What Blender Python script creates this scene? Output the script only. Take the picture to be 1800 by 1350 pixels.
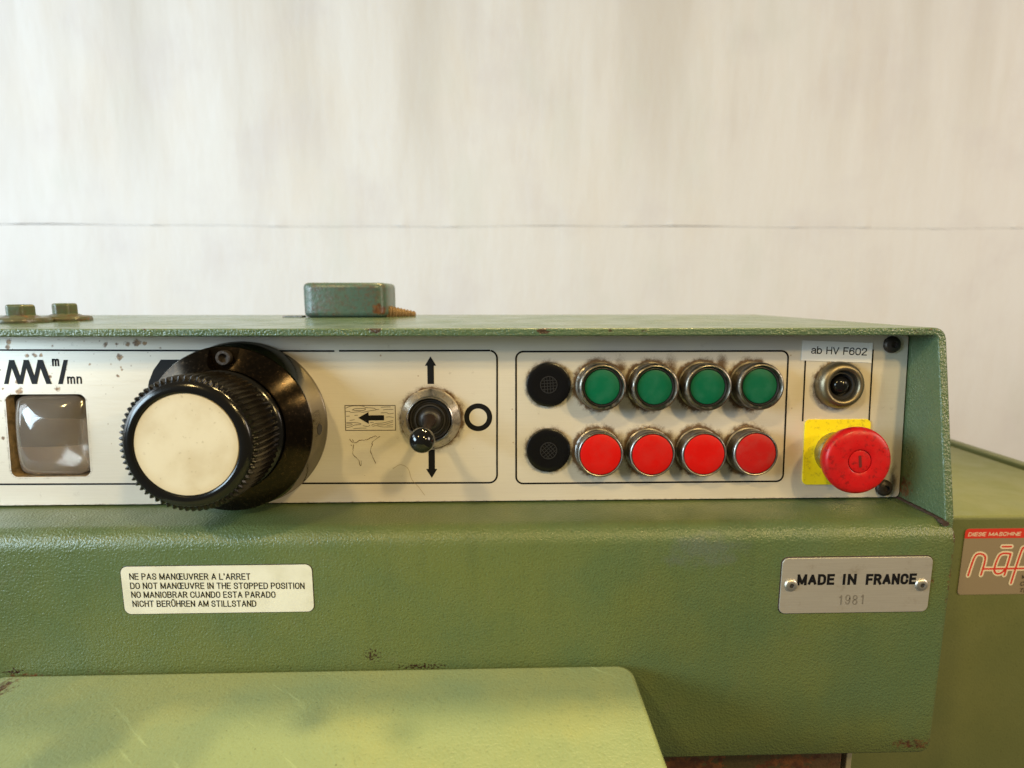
import bpy, bmesh, math, random
import numpy as np
from mathutils import Matrix, Vector

random.seed(7)
for o in list(bpy.data.objects):
    bpy.data.objects.remove(o)
S = bpy.context.scene
C = S.collection
MM = 0.001
R = math.radians

# ------------------------------------------------------------------ camera
cam_d = bpy.data.cameras.new('camera')
cam_d.sensor_fit = 'HORIZONTAL'; cam_d.sensor_width = 36.0; cam_d.lens = 20.0
cam_d.clip_start = 0.01; cam_d.clip_end = 50
cam_d.dof.use_dof = True; cam_d.dof.focus_distance = 0.335; cam_d.dof.aperture_fstop = 7.5
cam = bpy.data.objects.new('camera', cam_d); C.objects.link(cam)
cam.location = (-0.0004, -0.338, 1.27333)
cam.rotation_euler = (R(90 - 8.811), 0, R(-1.528))
S.camera = cam

# ------------------------------------------------------------------ ambient light of the hall
w = bpy.data.worlds.new('World'); S.world = w; w.use_nodes = True
bg = w.node_tree.nodes['Background']
bg.inputs[0].default_value = (1.0, 0.89, 0.68, 1); bg.inputs[1].default_value = 0.10

def lamp(name, loc, target, size, sizey, power, col):
    d = bpy.data.lights.new(name, 'AREA'); d.shape = 'RECTANGLE'
    d.size = size; d.size_y = sizey; d.energy = power; d.color = col
    o = bpy.data.objects.new(name, d); C.objects.link(o)
    o.location = loc
    o.rotation_euler = (Vector(target) - Vector(loc)).to_track_quat('-Z', 'Z').to_euler()
    return o
def spot(name, loc, target, radius, power, col, cone):
    d = bpy.data.lights.new(name, 'SPOT'); d.energy = power; d.color = col
    d.shadow_soft_size = radius; d.spot_size = R(cone); d.spot_blend = 0.6
    o = bpy.data.objects.new(name, d); C.objects.link(o); o.location = loc
    o.rotation_euler = (Vector(target) - Vector(loc)).to_track_quat('-Z', 'Z').to_euler()
    return o
WARM = (1.0, 0.72, 0.30); COOL = (0.66, 0.86, 1.0)
lamp('window_light', (-1.30, -0.70, 1.52), (0.0, 0.05, 1.15), 0.45, 0.65, 20.5, COOL)
lamp('wall_fill_cool', (-2.3, 0.0, 1.9), (0.4, 1.3, 1.5), 1.2, 1.3, 30.0, (0.80, 0.91, 1.0))  # added cool fill that brightens the left of the wall
lamp('wall_fill_warm', (2.5, -0.75, 1.9), (0.5, 1.3, 1.45), 0.8, 0.8, 29.0, (1.0, 0.85, 0.70))  # added warm fill that evens out the right of the wall
lamp('hall_lamp_right', (0.50, -1.0, 2.04), (0, 0, 1.15), 0.09, 0.09, 7.6, WARM)
lamp('hall_lamp_far_right', (0.95, -1.0, 1.76), (0, 0, 1.15), 0.09, 0.09, 4.5, WARM)
lamp('hall_lamp_left', (-0.65, -0.95, 2.2), (0, 0, 1.15), 0.10, 0.10, 8.0, WARM)
spot('hall_lamp_rear', (0.40, 0.29, 2.30), (0.02, -0.14, 1.1), 0.05, 46.0, WARM, 66)
spot('hall_lamp_rear_left', (0.02, 0.36, 2.30), (-0.05, -0.14, 1.1), 0.05, 32.0, WARM, 66)

S.view_settings.view_transform = 'Standard'; S.view_settings.look = 'None'
S.view_settings.exposure = 0.15; S.view_settings.gamma = 1.0
S.view_settings.use_curve_mapping = False
S.render.engine = 'CYCLES'
S.cycles.max_bounces = 8

# ------------------------------------------------------------------ materials
def lin(c):
    return tuple((x / 12.92 if x <= 0.04045 else ((x + 0.055) / 1.055) ** 2.4) for x in c)
def hexc(h):
    return lin(tuple(int(h[i:i + 2], 16) / 255 for i in (0, 2, 4))) + (1,)

class NT:
    def __init__(self, name):
        self.m = bpy.data.materials.new(name); self.m.use_nodes = True
        self.t = self.m.node_tree; self.b = self.t.nodes['Principled BSDF']
        self.pos = None
    def n(self, typ, **kw):
        x = self.t.nodes.new(typ)
        for k, v in kw.items():
            if k.startswith('i_'):
                key = k[2:]; key = int(key) if key.isdigit() else key
                x.inputs[key].default_value = v
            else: setattr(x, k, v)
        return x
    def l(self, a, b): self.t.links.new(a, b)
    def P(self):
        if self.pos is None: self.pos = self.n('ShaderNodeNewGeometry').outputs['Position']
        return self.pos
    def obj(self):
        return self.n('ShaderNodeTexCoord').outputs['Object']
    def noise(self, scale, detail=3, rough=0.55, vec=None, stretch=None):
        v = vec or self.P()
        if stretch:
            m = self.n('ShaderNodeMapping'); m.inputs['Scale'].default_value = stretch
            self.l(v, m.inputs['Vector']); v = m.outputs[0]
        x = self.n('ShaderNodeTexNoise'); x.inputs['Scale'].default_value = scale
        x.inputs['Detail'].default_value = detail; x.inputs['Roughness'].default_value = rough
        self.l(v, x.inputs['Vector']); return x.outputs['Fac']
    def ramp(self, f, a, b, lo=0.0, hi=1.0):
        x = self.n('ShaderNodeMapRange'); x.interpolation_type = 'SMOOTHSTEP'
        for k, v in zip(('From Min', 'From Max', 'To Min', 'To Max'), (a, b, lo, hi)): x.inputs[k].default_value = v
        self.l(f, x.inputs['Value']); return x.outputs[0]
    def math(self, op, a, b=None):
        x = self.n('ShaderNodeMath', operation=op)
        for i, q in enumerate((a, b)):
            if q is None: continue
            if isinstance(q, (int, float)): x.inputs[i].default_value = q
            else: self.l(q, x.inputs[i])
        return x.outputs[0]
    def mix(self, f, a, b, typ='MIX'):
        x = self.n('ShaderNodeMix', data_type='RGBA', blend_type=typ)
        for sock, q in ((x.inputs[0], f), (x.inputs[6], a), (x.inputs[7], b)):
            if isinstance(q, (int, float)): sock.default_value = q
            elif isinstance(q, tuple): sock.default_value = q
            else: self.l(q, sock)
        return x.outputs[2]
    def bump(self, h, strength, dist, prev=None):
        x = self.n('ShaderNodeBump'); x.inputs['Strength'].default_value = strength
        x.inputs['Distance'].default_value = dist; self.l(h, x.inputs['Height'])
        if prev is not None: self.l(prev, x.inputs['Normal'])
        return x.outputs[0]
    def blob(self, c, r):
        """soft ellipsoid mask, 1 in the middle, 0 at radius"""
        a = self.n('ShaderNodeVectorMath', operation='SUBTRACT'); self.l(self.P(), a.inputs[0]); a.inputs[1].default_value = c
        d = self.n('ShaderNodeVectorMath', operation='DIVIDE'); self.l(a.outputs[0], d.inputs[0]); d.inputs[1].default_value = r
        e = self.n('ShaderNodeVectorMath', operation='LENGTH'); self.l(d.outputs[0], e.inputs[0])
        return self.ramp(e.outputs['Value'], 1.0, 0.0)
    def set(self, **kw):
        for k, v in kw.items():
            s = self.b.inputs[k.replace('_', ' ')]
            if hasattr(v, 'is_linked') or isinstance(v, bpy.types.NodeSocket): self.l(v, s)
            else: s.default_value = v
        return self.m

RUST = hexc('44291a'); RUST2 = hexc('6a4426'); DARKRUST = hexc('2e1a10')

def paint(name, base, base2, grain=800, gstr=0.9, gdist=0.0006, rust_blobs=(), rust_amt=0.0, rust_scale=55, edge=False, mottle=0.0, stains=False, rough=0.37, chips=0.0, dark_blobs=(), scuffs=0.0):
    T = NT(name)
    big = T.noise(14, 4); mid = T.noise(90, 3)
    c = T.mix(T.ramp(big, 0.35, 0.7), base, base2)
    c = T.mix(T.ramp(mid, 0.5, 0.85, 0, 0.25), c, tuple(x * 0.8 for x in base[:3]) + (1,))
    # darker pits of the grained lacquer
    g = T.noise(grain, 2.0, 0.5); g2 = T.noise(grain * 0.45, 2, 0.5)
    h = T.math('ADD', g, T.math('MULTIPLY', g2, 0.25))
    c = T.mix(T.ramp(g, 0.42, 0.25, 0, 0.35), c, tuple(x * 0.5 for x in base[:3]) + (1,))
    if mottle > 0: c = T.mix(T.ramp(T.noise(240, 5, 0.7), 0.42, 0.72, 0, mottle), c, (0.085, 0.048, 0.034, 1))
    if stains:
        c = T.mix(T.ramp(T.noise(26, 4, 0.6, stretch=(1.6, 1, 0.18)), 0.52, 0.78, 0, 0.30), c, tuple(x * 0.55 for x in base[:3]) + (1,))
        c = T.mix(T.ramp(T.noise(38, 5, 0.7), 0.60, 0.78, 0, 0.30), c, (0.13, 0.13, 0.075, 1))
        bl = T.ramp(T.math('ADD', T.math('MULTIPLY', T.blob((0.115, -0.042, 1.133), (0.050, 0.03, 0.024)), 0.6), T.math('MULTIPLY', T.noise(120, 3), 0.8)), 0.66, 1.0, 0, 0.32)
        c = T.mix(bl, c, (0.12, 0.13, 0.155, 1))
    rn = T.noise(330, 5, 0.65); rmask = None
    for cc, rr, st in rust_blobs:
        b = T.math('MULTIPLY', T.blob(cc, rr), st)
        rmask = b if rmask is None else T.math('MAXIMUM', rmask, b)
    if rust_amt > 0:
        a = T.ramp(T.noise(rust_scale, 5, 0.7), 0.70 - rust_amt, 0.86 - rust_amt, 0, 0.9)
        rmask = a if rmask is None else T.math('MAXIMUM', rmask, a)
    if rmask is not None:
        f = T.ramp(T.math('ADD', rmask, T.math('MULTIPLY', rn, 0.9)), 0.80, 1.02)
        rc = T.mix(T.ramp(T.noise(200, 4), 0.35, 0.7), RUST, RUST2)
        c = T.mix(f, c, rc)
    for cc, rr, st in dark_blobs:
        f = T.ramp(T.math('ADD', T.math('MULTIPLY', T.blob(cc, rr), st), T.math('MULTIPLY', T.noise(700, 2), 0.9)), 0.85, 0.98)
        c = T.mix(f, c, DARKRUST)
    if chips > 0:
        zz_ = T.n('ShaderNodeSeparateXYZ'); T.l(T.P(), zz_.inputs[0])
        f = T.math('MULTIPLY', T.ramp(T.noise(150, 3, 0.6, stretch=(0.35, 1, 1)), 0.70 - chips, 0.73 - chips), T.math('MULTIPLY', T.ramp(zz_.outputs[2], 1.2520, 1.2526), T.ramp(zz_.outputs[1], -0.0165, -0.0180)))
        c = T.mix(f, c, hexc('3a2b22'))
    if scuffs:
        mp = T.n('ShaderNodeMapping'); mp.inputs['Rotation'].default_value = (0, 0, R(38)); T.l(T.P(), mp.inputs['Vector'])
        sf = T.ramp(T.noise(95, 4, 0.65, vec=mp.outputs[0], stretch=(0.10, 1.5, 1)), 0.63, 0.73, 0, scuffs)
        c = T.mix(sf, c, tuple(min(1, x * 1.7 + 0.03) for x in base[:3]) + (1,))
        pit = T.ramp(T.noise(420, 2, 0.5), 0.755, 0.775)
        c = T.mix(T.math('MULTIPLY', pit, T.ramp(T.noise(30, 2), 0.45, 0.6)), c, DARKRUST)
    ro = T.ramp(T.noise(40, 4), 0.3, 0.8, rough - 0.06, rough + 0.1)
    if edge:          # the cut front edge of the sheet is coarser than its flat top
        gn_ = T.n('ShaderNodeNewGeometry'); ey = T.n('ShaderNodeSeparateXYZ'); T.l(gn_.outputs['Normal'], ey.inputs[0])
        flat = T.ramp(ey.outputs[2], 0.7, 0.95)
        h = T.math('MULTIPLY', T.math('MULTIPLY', h, T.ramp(ey.outputs[1], -0.3, -0.7, 0.6, 1.1)), T.ramp(flat, 0, 1, 1.0, 0.2))
        ro = T.math('SUBTRACT', ro, T.math('MULTIPLY', flat, 0.07))
    return T.set(Base_Color=c, Roughness=ro, Normal=T.bump(h, gstr, gdist), Specular_IOR_Level=0.5)

G1 = (0.080, 0.122, 0.050, 1); G2 = (0.108, 0.136, 0.042, 1)
M = {}
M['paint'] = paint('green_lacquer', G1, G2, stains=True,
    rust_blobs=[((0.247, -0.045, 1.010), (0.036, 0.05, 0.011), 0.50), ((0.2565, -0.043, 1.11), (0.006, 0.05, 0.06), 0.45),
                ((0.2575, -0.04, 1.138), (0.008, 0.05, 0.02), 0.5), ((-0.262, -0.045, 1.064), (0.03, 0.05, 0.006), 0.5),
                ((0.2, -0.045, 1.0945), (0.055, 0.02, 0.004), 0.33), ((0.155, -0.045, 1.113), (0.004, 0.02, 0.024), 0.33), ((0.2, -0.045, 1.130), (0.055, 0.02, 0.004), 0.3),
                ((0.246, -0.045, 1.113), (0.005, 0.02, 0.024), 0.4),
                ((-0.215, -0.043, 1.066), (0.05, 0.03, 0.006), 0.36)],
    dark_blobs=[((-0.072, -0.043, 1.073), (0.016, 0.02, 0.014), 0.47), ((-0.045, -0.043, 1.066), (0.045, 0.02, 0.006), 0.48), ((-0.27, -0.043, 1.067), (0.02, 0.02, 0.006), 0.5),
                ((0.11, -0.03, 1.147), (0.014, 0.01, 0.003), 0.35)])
M['hood'] = paint('cool_lit_hood_lacquer', (0.068, 0.116, 0.068, 1), (0.088, 0.128, 0.060, 1), grain=720, gstr=0.9, gdist=0.0009, edge=True, rough=0.30, chips=0.075,  # same lacquer made bluer: cool window light put into the colour
    rust_blobs=[((0.2515, -0.006, 1.156), (0.004, 0.022, 0.022), 0.52), ((0.2515, -0.01, 1.175), (0.004, 0.01, 0.05), 0.32), ((0.25, -0.02, 1.2545), (0.018, 0.006, 0.003), 0.4)])
M['tray'] = paint('tray_lacquer', (0.205, 0.268, 0.142, 1), (0.270, 0.300, 0.130, 1), grain=700, gstr=0.6, gdist=0.0004, rough=0.34, scuffs=0.6,
    rust_blobs=[((-0.268, -0.055, 1.063), (0.026, 0.022, 0.012), 0.62), ((-0.255, -0.045, 1.063), (0.05, 0.004, 0.006), 0.6), ((0.068, -0.092, 1.063), (0.002, 0.003, 0.004), 0.9), ((-0.215, -0.044, 1.063), (0.02, 0.003, 0.006), 0.4),
                ((0.066, -0.056, 1.063), (0.012, 0.0015, 0.004), 0.45), ((0.02, -0.075, 1.063), (0.0015, 0.0015, 0.003), 0.8)])
M['block'] = paint('block_lacquer', (0.050, 0.096, 0.080, 1), (0.070, 0.10, 0.062, 1), grain=300, gstr=0.5, mottle=0.75,
    rust_blobs=[((-0.098, 0.140, 1.262), (0.014, 0.03, 0.012), 0.7), ((-0.13, 0.14, 1.262), (0.04, 0.01, 0.012), 0.32)])
M['bolt'] = paint('bolt_lacquer', (0.06, 0.085, 0.045, 1), (0.085, 0.085, 0.03, 1), grain=260, gstr=0.6, gdist=0.0004, mottle=0.6)
M['washer'] = paint('washer_rusty_lacquer', (0.07, 0.08, 0.05, 1), (0.075, 0.058, 0.036, 1), grain=260, gstr=0.9, gdist=0.0006, rust_amt=0.17, rust_scale=110, mottle=0.7)
M['cabinet'] = paint('cabinet_lacquer', (0.125, 0.150, 0.055, 1), (0.145, 0.165, 0.06, 1), grain=600, gstr=0.25, rough=0.45)

def simple(name, col, rough=0.4, metal=0.0, bump=None, var=0.0, vscale=120, **kw):
    T = NT(name); c = col if len(col) == 4 else tuple(col) + (1,)
    cc = c
    if var > 0:
        cc = T.mix(T.ramp(T.noise(vscale, 4, 0.6, vec=T.obj()), 0.35, 0.75), c, tuple(x * (1 - var) for x in c[:3]) + (1,))
    d = dict(Base_Color=cc, Roughness=rough, Metallic=metal)
    if bump: d['Normal'] = T.bump(T.noise(bump[0], 3, vec=T.obj()), bump[1], bump[2])
    d.update(kw)
    return T.set(**d)

M['ink'] = simple('black_print_ink', (0.006, 0.006, 0.007), 0.55, Specular_IOR_Level=0.15)
M['thinink'] = simple('brown_print_ink', (0.05, 0.038, 0.025), 0.5)
M['scratch'] = simple('brown_scribble', (0.10, 0.065, 0.03), 0.6)
M['hair'] = simple('hair_strand', (0.30, 0.23, 0.13), 0.6)
M['black'] = simple('black_gloss_lacquer', (0.006, 0.006, 0.006), 0.16, bump=(900, 0.15, 0.0001), Specular_IOR_Level=0.35)
# dark bronzed ring with worn brown metal showing through
T = NT('worn_black_bronze')
wv = T.ramp(T.noise(420, 6, 0.75), 0.42, 0.80)
wr = T.ramp(T.noise(900, 3, 0.6), 0.58, 0.70)
c = T.mix(wv, (0.020, 0.015, 0.010, 1), (0.046, 0.030, 0.017, 1)); c = T.mix(T.math('MULTIPLY', wr, wv), c, (0.20, 0.13, 0.07, 1))
tg_ = T.n('ShaderNodeTangent', direction_type='RADIAL', axis='Z')
M['bronze'] = T.set(Base_Color=c, Metallic=0.9, Roughness=T.ramp(wv, 0, 1, 0.22, 0.32), Anisotropic=0.85, Anisotropic_Rotation=0.25, Tangent=tg_.outputs[0])
M['ringside'] = simple('polished_dark_ring', (0.20, 0.185, 0.16), 0.16, 1.0)
M['knurl'] = simple('black_knurled_plastic', (0.005, 0.004, 0.003), 0.27, bump=(700, 0.3, 0.0002), var=0.3, Specular_IOR_Level=0.3)
# ivory cap with turning marks
T = NT('aged_ivory_plastic')
o = T.obj()
sep = T.n('ShaderNodeSeparateXYZ'); T.l(o, sep.inputs[0])
ln = T.n('ShaderNodeVectorMath', operation='LENGTH'); T.l(o, ln.inputs[0])
rings = T.n('ShaderNodeTexNoise'); rings.noise_dimensions = '1D'; rings.inputs['Scale'].default_value = 1500; T.l(ln.outputs['Value'], rings.inputs['W'])
c = T.mix(T.ramp(T.noise(45, 4, vec=o), 0.4, 0.75), hexc('cbc3ae'), hexc('bcb096'))
c = T.mix(T.ramp(ln.outputs['Value'], 0.020, 0.0256, 0, 0.30), c, hexc('b09a6c'))
c = T.mix(T.ramp(T.noise(420, 3, vec=o), 0.64, 0.74, 0, 0.5), c, hexc('94866a'))
M['ivory'] = T.set(Base_Color=c, Roughness=0.42, Normal=T.bump(rings.outputs['Fac'], 0.10, 0.00006))

def dirty_metal(name, col, rough, dirt=0.45, dcol=(0.09, 0.065, 0.04, 1)):
    T = NT(name)
    f = T.ramp(T.noise(330, 5, 0.7), 0.62 - dirt * 0.4, 0.85 - dirt * 0.3)
    c = T.mix(f, tuple(col) + (1,), dcol)
    return T.set(Base_Color=c, Metallic=T.ramp(f, 0, 1, 1.0, 0.2), Roughness=T.ramp(f, 0, 1, rough, 0.65))
M['chrome'] = dirty_metal('grimy_chrome', (0.24, 0.225, 0.21), 0.36, 0.40)
M['chrome_dull'] = dirty_metal('dull_grimy_chrome', (0.19, 0.175, 0.15), 0.33, 0.50)
M['chrome_nut'] = dirty_metal('worn_chrome_nut', (0.42, 0.39, 0.35), 0.28, 0.40)
M['nickel'] = dirty_metal('tarnished_nickel', (0.23, 0.195, 0.135), 0.45, 0.15)
M['steel'] = dirty_metal('rivet_aluminium', (0.62, 0.60, 0.55), 0.45, 0.15)
M['rubber'] = simple('black_rubber', (0.018, 0.016, 0.015), 0.45)
M['ball'] = simple('black_ball_plastic', (0.006, 0.006, 0.006), 0.08)
M['stem'] = simple('brown_black_stem', (0.05, 0.035, 0.028), 0.28, 0.4)
M['plug'] = simple('black_plug_plastic', (0.004, 0.004, 0.005), 0.26, bump=(1500, 0.12, 0.0001), Specular_IOR_Level=0.3)
M['mark'] = simple('lightened_black_relief', (0.022, 0.022, 0.024), 0.2)  # lighter than the plug: light on the relief is put into the colour
def cap_plastic(name, col, dust, amt):
    T = NT(name)
    oi = T.n('ShaderNodeObjectInfo')
    sm = T.noise(95, 4, 0.65); fn = T.noise(900, 4, 0.7)
    c = T.mix(T.math('MULTIPLY', oi.outputs['Random'], 0.35), col, tuple(x * 0.62 for x in col[:3]) + (1,))
    c = T.mix(T.ramp(sm, 0.42, 0.75, 0, amt), c, dust)
    c = T.mix(T.ramp(fn, 0.62, 0.72, 0, amt), c, tuple(x * 0.35 for x in col[:3]) + (1,))
    return T.set(Base_Color=c, Roughness=T.ramp(sm, 0.35, 0.7, 0.34, 0.58), Specular_IOR_Level=0.18, Normal=T.bump(fn, 0.15, 0.0001))
M['green_cap'] = cap_plastic('green_button_plastic', (0.002, 0.105, 0.050, 1), (0.02, 0.13, 0.08, 1), 0.35)
M['red_cap'] = cap_plastic('red_button_plastic', (0.55, 0.006, 0.004, 1), (0.42, 0.016, 0.012, 1), 0.4)
M['red_cap_worn'] = cap_plastic('worn_red_button_plastic', (0.42, 0.010, 0.009, 1), (0.33, 0.03, 0.026, 1), 0.7)
T = NT('scuffed_red_mushroom')
c = T.mix(T.ramp(T.noise(300, 5, 0.7, vec=T.obj()), 0.50, 0.72, 0, 0.85), (0.46, 0.007, 0.008, 1), (0.15, 0.006, 0.006, 1))
c = T.mix(T.ramp(T.noise(60, 3, vec=T.obj()), 0.4, 0.8, 0, 0.5), c, (0.30, 0.010, 0.010, 1))
M['mushroom'] = T.set(Specular_IOR_Level=0.3, Base_Color=c, Roughness=T.ramp(T.noise(200, 3), 0.3, 0.7, 0.26, 0.42))
T = NT('stained_yellow_plate')
c = T.mix(T.ramp(T.noise(320, 6, 0.75), 0.50, 0.74, 0, 0.75), (0.86, 0.70, 0.008, 1), (0.30, 0.22, 0.02, 1))
M['yellow'] = T.set(Base_Color=c, Roughness=0.45)
M['collar'] = dirty_metal('yellow_tinted_collar', (0.42, 0.38, 0.20), 0.35, 0.35)  # yellow reflected from the backing plate is tinted into the metal
M['screw'] = simple('dark_screw_head', (0.055, 0.045, 0.038), 0.42, 0.5, bump=(600, 0.5, 0.0004), var=0.4)
M['tape'] = simple('white_tape', hexc('eae7e2'), 0.35)
T = NT('smoky_lens')
sc_ = T.ramp(T.noise(900, 3, 0.6, vec=T.obj(), stretch=(1, 0.12, 1)), 0.60, 0.72)
lc_ = T.mix(T.ramp(T.noise(60, 4, vec=T.obj()), 0.3, 0.7), (0.66, 0.57, 0.50, 1), (0.80, 0.71, 0.62, 1))
M['lens'] = T.set(Base_Color=lc_, Roughness=T.ramp(sc_, 0, 1, 0.10, 0.26), IOR=1.49, Transmission_Weight=0.88)
# brushed anodised front plate: grime, rust and a warm light tint are stored per vertex
T = NT('brushed_front_plate')
at = T.n('ShaderNodeAttribute', attribute_name='wear_tint')
sp = T.n('ShaderNodeSeparateColor'); T.l(at.outputs['Color'], sp.inputs[0])
br = T.noise(60, 4, 0.6, stretch=(0.6, 30, 30))
c = T.mix(T.ramp(br, 0.3, 0.75), (0.70, 0.655, 0.575, 1), (0.665, 0.62, 0.54, 1))
c = T.mix(T.math('MULTIPLY', sp.outputs[2], 0.42), c, (0.52, 0.40, 0.24, 1))
fine = T.noise(1400, 3, 0.6)
c = T.mix(T.ramp(T.math('ADD', sp.outputs[1], T.math('MULTIPLY', fine, 0.35)), 0.28, 0.72, 0, 0.95), c, (0.115, 0.062, 0.026, 1))
c = T.mix(T.ramp(T.math('ADD', sp.outputs[0], T.math('MULTIPLY', fine, 0.5)), 0.50, 0.85, 0, 0.92), c, T.mix(T.ramp(T.noise(500, 3), 0.4, 0.65), (0.13, 0.06, 0.02, 1), (0.34, 0.19, 0.075, 1)))
M['plate'] = T.set(Base_Color=c, Metallic=0.30, Roughness=T.ramp(br, 0.3, 0.7, 0.32, 0.42), Normal=T.bump(br, 0.06, 0.0002))
T = NT('brushed_nameplate')
br = T.noise(80, 4, 0.6, stretch=(0.5, 30, 30))
c = T.mix(T.ramp(br, 0.3, 0.75), (0.60, 0.565, 0.50, 1), (0.53, 0.495, 0.435, 1))
c = T.mix(T.ramp(T.noise(120, 5, 0.7), 0.55, 0.8, 0, 0.5), c, (0.30, 0.23, 0.15, 1))
M['nameplate'] = T.set(Base_Color=c, Metallic=0.65, Roughness=0.42)
T = NT('cream_warning_vinyl')
c = T.mix(T.ramp(T.noise(60, 4), 0.35, 0.75), hexc('d2d2c8'), hexc('c5c4b6'))
c = T.mix(T.ramp(T.noise(500, 5, 0.7), 0.70, 0.76, 0, 0.55), c, hexc('8c8570'))
M['vinyl'] = T.set(Base_Color=c, Roughness=0.38)
M['sticker_grey'] = simple('grey_vinyl', (0.27, 0.225, 0.165), 0.45)
M['sticker_red'] = simple('red_vinyl', (0.62, 0.035, 0.020), 0.45)
M['sticker_white'] = simple('white_vinyl', (0.80, 0.74, 0.62), 0.45)
M['drum'] = simple('dusty_brown_dial', (0.30, 0.25, 0.215), 0.5, var=0.35, vscale=60)
M['recess'] = simple('dirty_tan_recess', (0.30, 0.215, 0.12), 0.55, var=0.55, vscale=220, bump=(500, 0.5, 0.0005))
M['dark'] = simple('dark_cavity', (0.02, 0.018, 0.016), 0.7)
M['sealant'] = simple('dark_brown_sealant', (0.05, 0.028, 0.020), 0.6, bump=(500, 0.8, 0.0008), var=0.4, vscale=250)
M['rodrust'] = simple('orange_rusted_thread', (0.21, 0.135, 0.065), 0.7, var=0.55, vscale=300)
M['column'] = paint('rusty_column_metal', (0.06, 0.05, 0.02, 1), (0.09, 0.05, 0.025, 1), grain=300, rust_amt=0.25, rough=0.6)
M['strip'] = simple('pale_steel_strip', (0.38, 0.36, 0.26), 0.45, 0.3)

# ------------------------------------------------------------------ mesh helpers (millimetres in, metres out)
def mesh_obj(name, verts, faces, mat, parent=None, M4=None, smooth=None, bevel=0, seg=2, label=None):
    me = bpy.data.meshes.new(name)
    me.from_pydata([(x * MM, y * MM, z * MM) for x, y, z in verts], [], faces)
    me.validate(); me.update()
    bm = bmesh.new(); bm.from_mesh(me); bmesh.ops.recalc_face_normals(bm, faces=bm.faces); bm.to_mesh(me); bm.free()
    return link(name, me, mat, parent, M4, smooth, bevel, seg, label)
def link(name, me, mat, parent=None, M4=None, smooth=None, bevel=0, seg=2, label=None):
    if mat is not None: me.materials.append(M[mat] if isinstance(mat, str) else mat)
    o = bpy.data.objects.new(name, me); C.objects.link(o)
    if parent is not None: o.parent = parent
    if M4 is not None: o.matrix_local = M4
    if smooth is not None:
        for p in me.polygons: p.use_smooth = True
        me.set_sharp_from_angle(angle=R(smooth))
    if bevel:
        b = o.modifiers.new('bevel', 'BEVEL'); b.width = bevel * MM; b.segments = seg; b.limit_method = 'ANGLE'; b.angle_limit = R(35)
    if label: o['label'] = label
    return o
def empty(name, parent=None, M4=None, label=None):
    o = bpy.data.objects.new(name, None); C.objects.link(o); o.empty_display_size = 0.02
    if parent is not None: o.parent = parent
    if M4 is not None: o.matrix_local = M4
    if label: o['label'] = label
    return o
def lathe_data(prof, n=64, mod=None):
    v, f = [], []
    for r, s in prof:
        for i in range(n):
            a = 2 * math.pi * i / n
            rr = mod(r, s, a) if mod else r
            v.append((rr * math.cos(a), rr * math.sin(a), s))
    for j in range(len(prof) - 1):
        for i in range(n):
            k = (i + 1) % n
            f.append((j * n + i, j * n + k, (j + 1) * n + k, (j + 1) * n + i))
    if prof[-1][0] > 1e-6: f.append(tuple((len(prof) - 1) * n + i for i in range(n)))
    return v, f
def lathe(name, prof, mat, parent, M4=None, n=64, smooth=40, mod=None, ring=False, label=None):
    v, f = lathe_data(prof, n, mod)
    if ring: f = f[:-1] if prof[-1][0] > 1e-6 else f
    return mesh_obj(name, v, f, mat, parent, M4, smooth, label=label)
def box(name, x0, x1, y0, y1, z0, z1, mat, parent=None, M4=None, bevel=0, seg=2, label=None):
    v = [(x, y, z) for x in (x0, x1) for y in (y0, y1) for z in (z0, z1)]
    f = [(0, 1, 3, 2), (4, 6, 7, 5), (0, 4, 5, 1), (2, 3, 7, 6), (0, 2, 6, 4), (1, 5, 7, 3)]
    return mesh_obj(name, v, f, mat, parent, M4, bevel=bevel, seg=seg, label=label)
def rrect(x0, x1, y0, y1, r, n=6):
    p = []
    for cx, cy, a0 in ((x1 - r, y1 - r, 0), (x0 + r, y1 - r, 90), (x0 + r, y0 + r, 180), (x1 - r, y0 + r, 270)):
        for i in range(n + 1):
            a = R(a0 + 90 * i / n); p.append((cx + r * math.cos(a), cy + r * math.sin(a)))
    return p
def prism(name, pts, z0, z1, mat, parent=None, M4=None, bevel=0, seg=2, smooth=None, label=None):
    n = len(pts)
    v = [(x, y, z0) for x, y in pts] + [(x, y, z1) for x, y in pts]
    f = [tuple(range(n))[::-1], tuple(range(n, 2 * n))] + [(i, (i + 1) % n, n + (i + 1) % n, n + i) for i in range(n)]
    return mesh_obj(name, v, f, mat, parent, M4, smooth, bevel, seg, label)
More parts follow.
